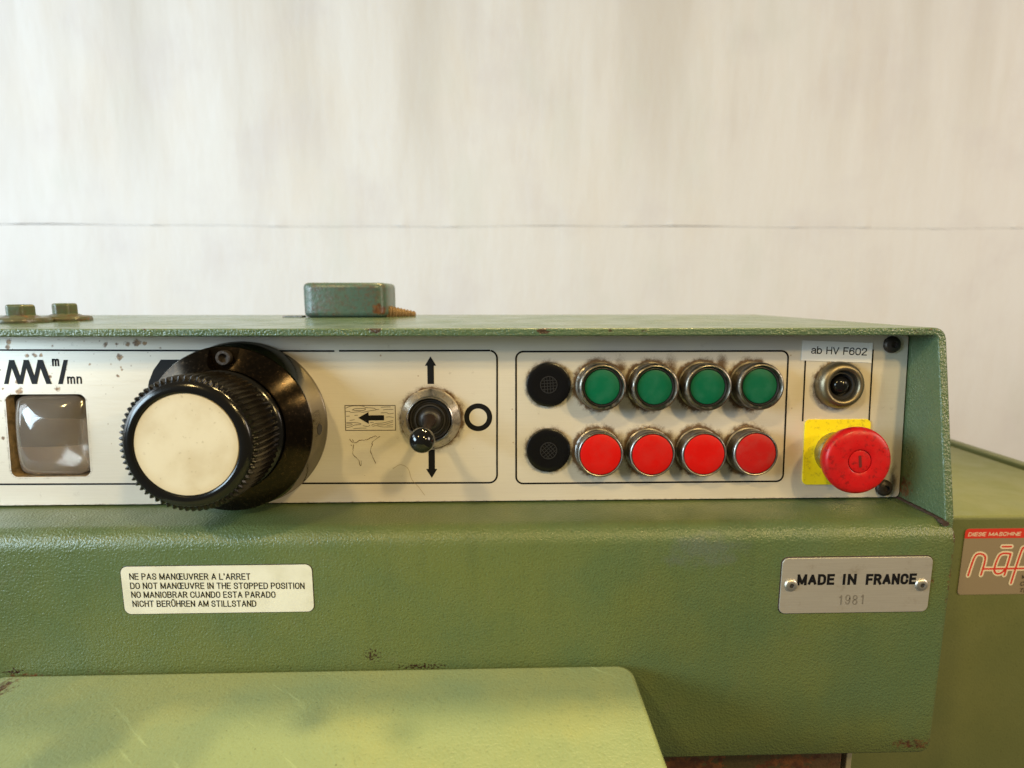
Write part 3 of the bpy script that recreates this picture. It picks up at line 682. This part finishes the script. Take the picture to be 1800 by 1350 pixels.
pnl = link('control_panel', me, 'plate', root, PAN, label='off-white brushed control panel with black printed frames and symbols')
if me.polygons[0].normal.z < 0: me.flip_normals()
box('panel_backing', XL + 1, 250.0, -50.9, 50.2, -3.4, -1.3, 'dark', pnl, Matrix.Identity(4)) if False else None
# folded rim giving the plate its thickness
def rim_strip(name, loop, z0, z1, mat):
    n = len(loop); v = [(x, y, z0) for x, y in loop] + [(x, y, z1) for x, y in loop]
    return mesh_obj(name, v, [(i, (i + 1) % n, n + (i + 1) % n, n + i) for i in range(n)], mat, pnl, I4)
rim_strip('panel_edge', rrect(XL, 250.9, -51.3, 50.6, 3.0), -1.6, -0.01, 'nameplate')

# printed frames
fr1 = [(-94.4, 41.0)] + [(-4.6, 41.0)] + rrect(-60, -0.3, -39.9, 41.0, 4.8)[0:7][::-1] + [(-0.3, 30), (-0.6, -30)] + rrect(-60, -0.6, -39.9, 41.0, 4.8)[21:28][::-1] + [(-10, -39.9), (-300, -38.3), (XL + 20, -37.5)]
Flat().stroke(fr1, 1.05).build('frame_line', 'ink', pnl, I4, 'long black rounded frame around speed knob and toggle switch')
Flat().stroke([(-97.1, 40.9), (-292, 42.0), (XL + 20, 43)], 1.05).build('frame_line', 'ink', pnl, I4, 'black line along the top left of the panel')
Flat().stroke(rrect(11.1, 176.9, -40.6, 40.3, 4.3), 1.05, True).build('frame_line', 'ink', pnl, I4, 'black rounded frame around the green and red buttons')
Flat().stroke([(187.6, -3), (187.6, 41)], 0.95).build('frame_line', 'ink', pnl, I4, 'left black line beside the indicator')
Flat().stroke([(229.2, -5), (229.2, 41)], 0.95).build('frame_line', 'ink', pnl, I4, 'right black line beside the indicator')
# arrows, ring, zigzag
Flat().poly([(-40.2, 37.5), (-36.8, 32.0), (-38.25, 32.0), (-38.25, 21.0), (-42.15, 21.0), (-42.15, 32.0), (-43.6, 32.0)]).build('arrow_print', 'ink', pnl, I4, 'black arrow pointing up above the toggle switch')
Flat().poly([(-40.4, -36.6), (-43.8, -31), (-42.3, -31), (-42.2, -19.0), (-38.35, -19.0), (-38.4, -31), (-37.0, -31)]).build('arrow_print', 'ink', pnl, I4, 'black arrow pointing down below the toggle switch')
Flat().ring(-11.9, 0.6, 5.4, 8.5).build('zero_ring', 'ink', pnl, I4)
zz = [(-289.7, 21.9), (-285.6, 36.2), (-281.4, 21.9), (-277.2, 36.2), (-273.2, 21.9), (-269.1, 36.2), (-264.9, 21.9)]
F = Flat()
for i in range(6):
    (xa, ya), (xb, yb) = zz[i], zz[i + 1]; hw = 1.55 if i % 2 else 1.25
    F.z = 0.12 + 0.005 * i
    F.poly([(xa - hw, ya), (xa + hw, ya), (xb + hw, yb), (xb - hw, yb)])
F.build('zigzag_symbol', 'ink', pnl, I4)
Flat().poly([(-259.7, 21.8), (-257.0, 21.8), (-253.0, 36.1), (-255.5, 36.1)]).build('slash_print', 'ink', pnl, I4)
text('unit_lettering', 'm', -262.3, -258.2, 32.4, 32.4 + 4.4 / 0.76, 'ink', pnl, I4, w=0.95)
text('unit_lettering', 'mn', -254.3, -245.8, 21.9, 21.9 + 4.4 / 0.76, 'ink', pnl, I4, w=0.9, gap=0.34)
# wood symbol
Flat().stroke([(-91.8, 8.2), (-61.8, 8.1), (-61.8, -7.0), (-91.8, -6.9)], 0.42, True).build('wood_symbol_frame', 'thinink', pnl, I4)
GR = [[(-91.4, 6.5), (-88.1, 7.8), (-81.5, 7.9), (-79.3, 6.9), (-74.7, 6.5), (-73.1, 5.7), (-71.4, 5.8)], [(-87.5, 5.5), (-85.5, 6.3), (-81.6, 6.4), (-79.5, 6.1), (-80.9, 5.2), (-85.5, 5.2), (-87.5, 5.5)], [(-91.4, 4.6), (-89.2, 4.6), (-88.2, 4.0), (-83.3, 4.4), (-81.0, 4.1), (-77.0, 4.9), (-73.1, 5.5)], [(-70.4, 7.0), (-67.8, 7.2), (-64.5, 7.2)], [(-69.1, 5.4), (-66.5, 5.7), (-62.9, 5.7)], [(-70.5, 3.6), (-66.9, 3.7), (-65.6, 3.0), (-62.8, 3.4)], [(-91.2, 1.7), (-89.1, 1.8)], [(-86.3, 2.2), (-84.3, 2.3)], [(-67.3, 1.0), (-65.3, 1.2), (-62.8, 0.8)], [(-89.3, -0.9), (-86.3, -0.4)], [(-91.3, -2.2), (-86.1, -2.2), (-82.8, -2.8), (-83.1, -3.4), (-86.4, -3.7), (-88.4, -4.7), (-91.4, -5.2)], [(-91.2, -2.9), (-88.1, -2.9), (-88.2, -3.6), (-91.2, -3.8)], [(-81.4, -4.1), (-78.6, -4.6), (-77.1, -3.8)], [(-76.3, -4.0), (-74.3, -3.0), (-69.3, -2.5), (-66.3, -1.8), (-63.2, -1.0)], [(-75.6, -4.6), (-73.3, -4.1), (-70.7, -4.8), (-68.0, -5.0), (-63.3, -4.9)], [(-72.9, -3.5), (-69.3, -3.7), (-66.0, -2.7), (-63.2, -1.9)], [(-67.0, -3.9), (-65.7, -3.9), (-63.2, -3.5)], [(-87.1, -5.9), (-83.5, -5.6), (-79.3, -5.6)], [(-76.9, -2.1), (-74.9, -2.1)]]
F = Flat()
for p in GR: F.stroke(smooth_path(p, 3), 0.26)
F.build('wood_grain_lines', 'thinink', pnl, I4)
Flat(0.16).poly([(-84.0, 0.7), (-77.8, -2.9), (-77.8, -0.9), (-68.6, -0.9), (-68.6, 2.2), (-77.8, 2.2), (-77.8, 4.2)]).build('arrow_print', 'ink', pnl, I4, 'black arrow pointing left on the wood grain symbol')
SC = [[(-89.6, -12.3), (-88.0, -14.3), (-86.4, -14.6), (-83.7, -13.1), (-81.4, -13.0), (-78.8, -12.5), (-76.1, -11.2), (-73.9, -10.3), (-73.4, -10.9)], [(-87.2, -15.8), (-87.6, -18.5), (-87.6, -22.0), (-85.6, -23.6), (-84.2, -25.8), (-83.5, -28.7), (-82.9, -25.6)], [(-71.5, -10.7), (-75.8, -13.9), (-76.2, -16.2), (-77.4, -19.2), (-76.8, -20.9), (-76.0, -22.6), (-74.3, -27.4)], [(-88.0, -12.4), (-87.2, -13.8)], [(-89.2, -15.8), (-88.4, -16.3)]]
F = Flat()
for p in SC:
    pp = [(x + random.uniform(-.25, .25), y + random.uniform(-.25, .25)) for x, y in smooth_path(p, 4)]
    ph = random.random() * 6
    F.stroke(pp, 0.40, taper=lambda t: 0.35 + 0.65 * abs(math.sin(ph + 9 * t)))
F.build('scratched_scribble', 'scratch', pnl, I4)
Flat(0.15).stroke(smooth_path([(-63.9, -30.7), (-59.3, -28.2), (-54.7, -30.8), (-52.6, -37.4), (-48.5, -42.2), (-44.9, -47.4)], 6), 0.2).build('hair_strand', 'hair', pnl, I4)
# black printed wedge partly behind the knob
arc = [(-209.6, 2), (-209.3, 8), (-209.0, 13.2), (-206.8, 23.3), (-203.7, 30.1), (-199.1, 36.1), (-185, 36.1), (-175, 20), (-180, 2)]
Flat().poly(arc).build('speed_wedge_print', 'ink', pnl, I4)
# panel screws
for x, y in ((240.5, 44.0), (240.8, -45.2)):
    s_ = lathe('panel_screw', [(5.2, 0), (5.2, 0.8), (4.7, 1.9), (3.4, 2.7), (2.0, 3.0), (1.9, 1.6), (0, 1.5)], 'screw', pnl, Tm(x, y), n=32)

# ---- viewing window with bulged lens
win = empty('viewing_window', root, PAN @ Tm(-267.7, -9.1), 'square magnifier window with scuffed bulging lens')
lw = rrect(-23.25, 23.25, -24.9, 24.9, 4.2, 8); n = len(lw)
lb = [(x * 0.985, y * 0.985) for x, y in lw]
v = [(x, y, 0) for x, y in lw] + [(x, y, -14) for x, y in lb]
mesh_obj('window_recess', v, [(i, (i + 1) % n, n + (i + 1) % n, n + i) for i in range(n)] + [tuple(range(n, 2 * n))], 'recess', win, I4, smooth=30)
box('dial_face', -18.5, 22.5, -23, 24.2, -13.6, -7.5, 'drum', win, I4, bevel=2)
g = 44; v = []; f = []
def lens_pt(u, w_):
    # superellipse footprint
    k = 5.0; m_ = max(abs(u), abs(w_)); 
    if m_ > 0:
        l_ = (abs(u) ** k + abs(w_) ** k) ** (1 / k); sc = m_ / l_; u *= sc; w_ *= sc
    hgt = 12.0 * (max(0, 1 - abs(u) ** 2.6) ** 0.5) * (max(0, 1 - abs(w_) ** 2.6) ** 0.5)
    return (1.6 + 21.3 * u, 0.2 + 24.5 * w_, hgt)
for j in range(g + 1):
    for i in range(g + 1):
        a = math.sin(math.pi / 2 * (2 * i / g - 1)); b = math.sin(math.pi / 2 * (2 * j / g - 1))
        x, y, z = lens_pt(a, b); v.append((x, y, -4.5 + z))
for j in range(g):
    for i in range(g): f.append((j * (g + 1) + i, j * (g + 1) + i + 1, (j + 1) * (g + 1) + i + 1, (j + 1) * (g + 1) + i))
nb = len(v)
rimi = [j * (g + 1) + i for j in range(g + 1) for i in range(g + 1) if i in (0, g) or j in (0, g)]
ordr = [i for i in range(g + 1)] + [(j) * (g + 1) + g for j in range(1, g + 1)] + [g * (g + 1) + i for i in range(g - 1, -1, -1)] + [j * (g + 1) for j in range(g - 1, 0, -1)]
for i in ordr: x, y, z = v[i]; v.append((x, y, -6.5))
no = len(ordr)
for i in range(no): f.append((ordr[i], ordr[(i + 1) % no], nb + (i + 1) % no, nb + i))
f.append(tuple(range(nb, nb + no)))
mesh_obj('lens', v, f, 'lens', win, I4, smooth=50)

# ---- speed knob
kb = empty('speed_knob', root, PAN @ Tm(*KNOB), 'large black knurled speed knob with ivory cap')
lathe('base_ring', [(49.4, 0.0), (49.4, 1.5), (48.9, 2.4), (47.2, 19.2), (46.9, 19.8), (40, 19.9)], 'ringside', kb, I4, n=128, smooth=25)
# bevelled clamp ring with two screw notches
v, f = lathe_data([(36, 18), (46.9, 19.8), (46.6, 20.6), (35.6, 27.6), (34.6, 27.8), (33.5, 24), (33.5, 18)], 160)
f = f[:-1]; nn = 160
for i in range(nn): f.append((i, (i + 1) % nn, 6 * nn + (i + 1) % nn, 6 * nn + i))
cr = mesh_obj('clamp_ring', v, f, 'bronze', kb, I4)
def notch_cutter(ang):
    pts = [(8.3 * math.cos(R(a)), 8.3 * math.sin(R(a))) for a in range(180, 361, 15)] + [(8.9, 22), (-8.9, 22)]
    o = prism('cut', [(x, y + 41.0) for x, y in pts], 20.4, 40, 'bronze', None)
    o.matrix_world = Matrix.Rotation(ang, 4, 'Z'); return o
cut = [notch_cutter(R(0))]
cr.parent = None; cr.matrix_world = I4
for o in cut:
    b = cr.modifiers.new('b', 'BOOLEAN'); b.operation = 'DIFFERENCE'; b.object = o; b.solver = 'EXACT'
bpy.context.view_layer.update()
me = bpy.data.meshes.new_from_object(cr.evaluated_get(bpy.context.evaluated_depsgraph_get()))
cr.modifiers.clear(); cr.data = me; cr.parent = kb; cr.matrix_local = I4
for o in cut: bpy.data.objects.remove(o)
for p in me.polygons: p.use_smooth = True
me.set_sharp_from_angle(angle=R(25))
for ang in (0,):
    Mx = Matrix.Rotation(R(ang), 4, 'Z') @ Tm(0, 40.6)
    lathe('clamp_screw', [(4.2, 18), (4.2, 23.2), (3.8, 23.7), (2.5, 23.7), (2.4, 21.4), (0, 21.2)], 'screw', kb, Mx, n=6 * 6)
lathe('grip_neck', [(33.5, 19), (33.5, 27.5), (34.3, 29.2), (34.3, 31.5), (32.6, 33.2), (29.5, 33.6), (29.5, 37)], 'black', kb, I4, n=96, ring=True)
teeth = 68
def kmod(r, s, a):
    if r < 29.9: return r
    ph = (a * teeth / (2 * math.pi)) % 1.0
    return r - 1.8 * (0.5 - 0.5 * math.cos(2 * math.pi * ph))
lathe('knurled_grip', [(29.0, 33.4), (33.6, 34.4), (34.3, 35.6), (34.4, 60.4), (33.9, 62.2), (32.2, 63.2), (30.0, 63.4)], 'knurl', kb, I4, n=teeth * 8, smooth=28, mod=kmod, ring=True)
lathe('rim_lip', [(31.4, 61.0), (31.4, 63.3), (30.4, 64.5), (28.4, 65.3), (26.6, 65.5), (25.7, 65.0), (25.4, 63.9), (25.4, 62)], 'black', kb, I4, n=128, ring=True)
lathe('ivory_cap', [(25.35, 0), (25.35, 1.4), (25.0, 1.9), (18, 2.0), (9, 2.02), (0, 2.03)], 'ivory', kb, Tm(0, 0, 62.7), n=128)
lathe('set_screw_hole', [(3.2, -0.6), (3.2, 0.0), (0, 0.0)], 'dark', kb, Matrix.Rotation(R(-2), 4, 'Z') @ Tm(48.25, 0, 11.5) @ Matrix.Rotation(R(90 - 5.8), 4, 'Y'), n=24)

# ---- toggle switch
tg = empty('toggle_switch', root, PAN @ Tm(*TOG), 'chrome ringed toggle switch with black ball lever')
lathe('mounting_nut', [(18.0, 0), (18.1, 2.4), (17.3, 4.0), (14.3, 7.4), (13.9, 8.4), (13.3, 8.8), (12.8, 8.3), (12.6, 4)], 'chrome_nut', tg, I4, n=96, ring=True)
lathe('rubber_boot', [(12.7, 4.6), (12.0, 6.2), (11.2, 6.3), (10.6, 4.9), (9.9, 5.0), (9.2, 7.0), (8.4, 7.1), (7.8, 5.7), (7.1, 5.8), (6.2, 8.4), (5.0, 9.2), (4.0, 9.6), (0, 9.8)], 'rubber', tg, I4, n=72)
dirv = Vector((0, -5.2, 43 - 7)).normalized()
LM = Tm(0, 0, 7) @ Vector((0, 0, 1)).rotation_difference(dirv).to_matrix().to_4x4()
lathe('lever_stem', [(4.4, 0), (4.2, 2.5), (3.2, 5), (2.6, 12), (2.35, 22), (2.6, 29), (3.4, 31)], 'stem', tg, LM, n=32)
lathe('lever_ball', [(2.6, 29.6), (4.2, 30.4)] + [(6.9 * math.sin(R(a)), 36.6 - 6.9 * math.cos(R(a))) for a in range(40, 181, 10)], 'ball', tg, LM, n=48)

# ---- push buttons and plugs (one of each kind, then copies)
def copy_part(src, M4, label):
    r = src.copy(); C.objects.link(r); r.parent = root; r.matrix_local = M4; r['label'] = label
    for ch in list(src.children):
        c_ = ch.copy(); C.objects.link(c_); c_.parent = r; c_.matrix_local = ch.matrix_local.copy()
    return r
ORD = ('leftmost', 'second', 'third', 'rightmost')
def green_button(M4, lab):
    b = empty('push_button', root, M4, lab)
    lathe('bezel', [(14.3, 0), (14.3, 1.4), (13.5, 1.8), (13.5, 9.2), (14.0, 9.8), (14.1, 11.8), (13.8, 13.2), (13.2, 14.0), (12.5, 14.2), (12.0, 13.6), (11.8, 12.6), (11.7, 9)], 'chrome_dull', b, I4, n=80, ring=True)
    lathe('sleeve', [(11.8, 11.0), (11.5, 12.2), (10.9, 12.4), (10.5, 11.6), (10.4, 9)], 'rubber', b, I4, n=64, ring=True)
    lathe('cap', [(10.35, 8), (10.35, 11.2), (10.1, 11.7), (9.6, 11.9), (5, 12.05), (0, 12.1)], 'green_cap', b, I4, n=64)
    return b
def red_button(M4, lab):
    b = empty('push_button', root, M4, lab)
    lathe('bezel', [(14.0, 0), (14.0, 1.2), (13.3, 1.6), (13.3, 8.6), (13.7, 9.2), (13.7, 11.0), (13.4, 11.7), (12.9, 12.0), (12.4, 11.8), (12.25, 10)], 'chrome', b, I4, n=80, ring=True)
    lathe('cap', [(12.15, 8), (12.15, 11.2), (11.95, 11.8), (11.4, 12.1), (6, 12.25), (0, 12.3)], 'red_cap', b, I4, n=64)
    return b
gb = None; rb_ = None
for k, (x, y) in enumerate(GREEN):
    lab = ORD[k] + ' green push button in the upper row'; Mx = PAN @ Tm(x, y) @ Matrix.Rotation(R(rs.uniform(-1.3, 1.3)), 4, 'X') @ Matrix.Rotation(R(rs.uniform(-1.3, 1.3)), 4, 'Y') @ Matrix.Rotation(R(75 * k), 4, 'Z')
    if gb is None: gb = green_button(Mx, lab)
    else: copy_part(gb, Mx, lab)
for k, (x, y) in enumerate(RED):
    lab = ORD[k] + ' red push button in the lower row'; Mx = PAN @ Tm(x, y) @ Matrix.Rotation(R(rs.uniform(-1.3, 1.3)), 4, 'X') @ Matrix.Rotation(R(rs.uniform(-1.3, 1.3)), 4, 'Y') @ Matrix.Rotation(R(60 * k), 4, 'Z')
    if rb_ is None: rb_ = red_button(Mx, lab)
    else:
        c_ = copy_part(rb_, Mx, lab)
        if k >= 2:
            for ch in c_.children:
                if ch.name.startswith('cap'):
                    ch.data = ch.data.copy(); ch.data.materials[0] = M['red_cap_worn'] if k == 3 else M['red_cap']
def plug(M4, lab):
    b = empty('blanking_plug', root, M4, lab)
    lathe('plug_disc', [(13.5, 0), (13.5, 1.4), (13.1, 2.3), (12.2, 2.7), (9, 2.6), (6.2, 2.2), (0, 2.2)], 'plug', b, I4, n=72)
    F = Flat(2.45); F.ring(0, 0, 4.7, 5.3, 40)
    for q_ in (-2.6, -0.9, 0.9, 2.6):
        l_ = math.sqrt(4.7 ** 2 - q_ * q_)
        F.z = 2.43; F.stroke([(q_, -l_), (q_, l_)], 0.45); F.z = 2.40; F.stroke([(-l_, q_), (l_, q_)], 0.45)
    for i, (x, y, z) in enumerate(F.v): pass
    mk = F.build('moulded_mark', 'mark', b, I4); mk.modifiers.new('thick', 'SOLIDIFY').thickness = 0.0006
    return b
pg = plug(PAN @ Tm(*PLUG[0]) @ Matrix.Rotation(R(4), 4, 'Z'), 'black round blanking plug in the upper row left of the green buttons')
copy_part(pg, PAN @ Tm(*PLUG[1]) @ Matrix.Rotation(R(40), 4, 'Z'), 'black round blanking plug in the lower row left of the red buttons')

# ---- indicator socket under the tape
ind = empty('indicator_socket', root, PAN @ Tm(*IND), 'tarnished metal indicator ring with dark lens under the tape label')
lathe('ring', [(14.4, 0), (14.4, 2.6), (13.9, 4.6), (12.6, 6.6), (11.2, 7.4), (10.0, 7.3), (9.2, 6.6), (8.9, 5.4), (8.9, 0.3)], 'nickel', ind, I4, n=80, ring=True)
lathe('socket_tube', [(8.8, 0.3), (8.8, 4.0), (7.2, 4.4), (6.9, 3.6), (6.9, 0.6), (0, 0.6)], 'dark', ind, I4, n=48)
lathe('dark_lens', [(5.6, 0.7), (5.5, 2.4), (4.8, 4.2), (3.4, 5.4), (1.7, 6.0), (0, 6.2)], 'black', ind, I4, n=40)

# ---- emergency stop
es = empty('emergency_stop', root, PAN @ Tm(*ESTOP), 'red mushroom emergency stop on a yellow backing plate')
prism('yellow_plate', rrect(-19.6, 21.6, -20.2, 20.8, 3.2), 0.05, 0.9, 'yellow', es, I4, bevel=0.2)
lathe('collar', [(13.0, 0.9), (13.0, 5.4), (12.3, 6.6), (10.5, 7.0), (9.6, 7.2), (9.6, 13.5)], 'collar', es, I4, n=64, ring=True)
lathe('mushroom_head', [(9.0, 11.5), (14.5, 12.2), (17.0, 14.0), (18.4, 16.4), (19.3, 19.2), (19.7, 21.4), (19.5, 22.8), (18.8, 24.0), (17.4, 24.9), (14.5, 25.3), (10, 25.4), (7.3, 25.4), (7.0, 25.2), (6.85, 24.4), (6.5, 24.4), (6.3, 25.1), (5.8, 25.25), (0, 25.3)], 'mushroom', es, I4, n=96, smooth=45)
sl = prism('slot_mark', [(x, y) for x, y in rrect(-0.85, 0.85, -3.6, 3.6, 0.8, 4)], 25.31, 25.40, simple('dark_red_slot', (0.12, 0.004, 0.004), 0.5), es, Matrix.Rotation(R(6), 4, 'Z'))

# ---- tape label above the indicator
tp_pts = [(185.3, 46.7), (228.6, 45.0), (228.4, 32.9), (184.9, 34.5)]
tp = prism('tape_label', tp_pts[::-1], 0.25, 0.50, 'tape', root, PAN, label='white tape strip lettered in black above the indicator')
text('tape_lettering', 'ab HV F602', 190.6, 225.2, 38.6, 43.2, 'ink', tp, I4, z=0.56, rot=R(-2.1), w=0.62, gap=0.2)

# ---- warning label on the apron
wl = prism('warning_label', [(x, y) for x, y in rrect(-205.0, -102.2, 0.6, 28.2, 3.6)], 0.03, 0.30, 'vinyl', root, FACE @ Matrix.Rotation(0, 4, 'Z'), label='cream warning label with four lines of black capitals')
prism('edge_shadow_rim', rrect(-205.45, -101.75, 0.15, 28.65, 3.9), -0.2, 0.06, 'dark', wl, I4)  # dark margin that paints the shadow of the label's edge
for s, x0, x1, y in (("NE PAS MANŒUVRER A L'ARRET", -200.6, -135.6, 20.7), ('DO NOT MANŒUVRE IN THE STOPPED POSITION', -200.7, -106.6, 15.3), ('NO MANIOBRAR CUANDO ESTA PARADO', -200.6, -122.7, 10.1), ('NICHT BERÜHREN AM STILLSTAND', -200.5, -133.5, 4.8)):
    text('warning_lettering', s, x0, x1, y, y + 3.8, 'ink', wl, I4, z=0.36, rot=R(-0.8), w=0.55, gap=0.27, space=0.36)
# ---- nameplate
npl = prism('nameplate', [(x, y) for x, y in rrect(158.6, 244.3, -4.6, 28.7, 3.6)], 0.03, 0.9, 'nameplate', root, FACE, bevel=0.25, label='brushed metal origin plate held by two rivets')
prism('dark_rim', rrect(158.1, 244.8, -5.1, 29.2, 4.0), -0.2, 0.06, 'sealant', npl, I4)  # dark brown margin around the plate
text('plate_lettering', 'MADE', 167.6, 188.8, 12.5, 19.1, 'ink', npl, I4, z=0.96, w=1.5, gap=0.36)
text('plate_lettering', 'IN', 193.4, 201.4, 12.4, 19.0, 'ink', npl, I4, z=0.96, w=1.5, gap=0.40)
text('plate_lettering', 'FRANCE', 206.8, 235.8, 12.2, 18.8, 'ink', npl, I4, z=0.96, w=1.5, gap=0.36)
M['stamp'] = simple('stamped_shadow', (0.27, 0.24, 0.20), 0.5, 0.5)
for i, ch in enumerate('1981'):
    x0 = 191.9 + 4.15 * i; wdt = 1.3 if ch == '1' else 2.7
    text('digit_light_shade', ch, x0 + (2.7 - wdt) / 2, x0 + (2.7 + wdt) / 2, 0.4 + 0.25 * (i % 2), 6.2 + 0.25 * (i % 2), 'stamp', npl, I4, z=0.95, w=0.42)  # flat digit, the shade of the stamping put into its colour
    text('digit_light_shade', ch, x0 + (2.7 - wdt) / 2 + 0.35, x0 + (2.7 + wdt) / 2 + 0.35, 0.1 + 0.25 * (i % 2), 5.9 + 0.25 * (i % 2), 'steel', npl, I4, z=0.92, w=0.38)  # lighter offset copy paints the lit edge of the stamping
for x, y in ((164.2, 12.7), (239.0, 11.9)):
    lathe('rivet', [(3.7, 0.9), (3.6, 1.4), (3.0, 1.9), (2.1, 2.1), (1.35, 2.1), (1.3, 1.6), (0, 1.5)], 'steel', npl, Tm(x, y), n=36)
    lathe('rivet_bore', [(1.3, 1.65), (1.25, 1.75), (0, 1.75)], 'dark', npl, Tm(x, y), n=18)

# ---- on the top plate
TOP = RI @ Tm(0, 0, TOPZ)
blk = empty('clamp_block', root, TOP @ Tm(-128, 172), 'chipped green block standing on the top plate with a rusty thread')
pts = rrect(-35, 35, -28, 28, 9.5, 3)
prism('block_body', pts, 0.1, 28.8, 'block', blk, I4, bevel=4.0, seg=4, smooth=30)
pr = []
for i in range(10): pr += [(7.2 - 0.46 * i, 2.9 * i), (5.6 - 0.40 * i, 2.9 * i + 1.45)]
lathe('threaded_rod', pr, 'rodrust', blk, Tm(31, -12, 3.6) @ Matrix.Rotation(R(28), 4, 'Z') @ Matrix.Rotation(R(94), 4, 'Y'), n=20, smooth=15)
box('slot_shadow', -52, -35.2, -22, -17, 0.05, 0.5, 'dark', blk, I4) if False else None
prism('pivot_plate', [(-54, -20), (-36, -24), (-36, -14), (-52, -14)], 0.05, 1.4, 'washer', blk, I4, bevel=0.3)
for (x, y, r1, r2, hh, rz), lab in zip(((-323.5, 60, 8.3, 16.8, 8.6, 12), (-316.0, 90, 7.6, 16.2, 9.0, 20)), ('nearer painted bolt on the top plate', 'farther painted bolt on the top plate')):
    b = empty('hex_bolt', root, TOP @ Tm(x, y) @ Matrix.Rotation(R(rz), 4, 'Z'), lab)
    prism('bolt_head', [(r1 * 1.06 * math.cos(R(60 * i)), r1 * 1.06 * math.sin(R(60 * i))) for i in range(6)], 3.0, 3.6 + hh, 'bolt', b, I4, bevel=1.6, seg=4)
    lathe('washer', [(r2, 0.05), (r2 + .3, 1.4), (r2 - 0.4, 3.0), (r2 - 1.6, 3.5), (r1 + 2.8, 3.8), (r1 + 1.0, 4.6), (r1 * 0.8, 5.6)], 'washer', b, I4, n=48, mod=lambda r, s, a: r * (1 + 0.02 * math.sin(3 * a + r) + 0.012 * math.sin(11 * a)))
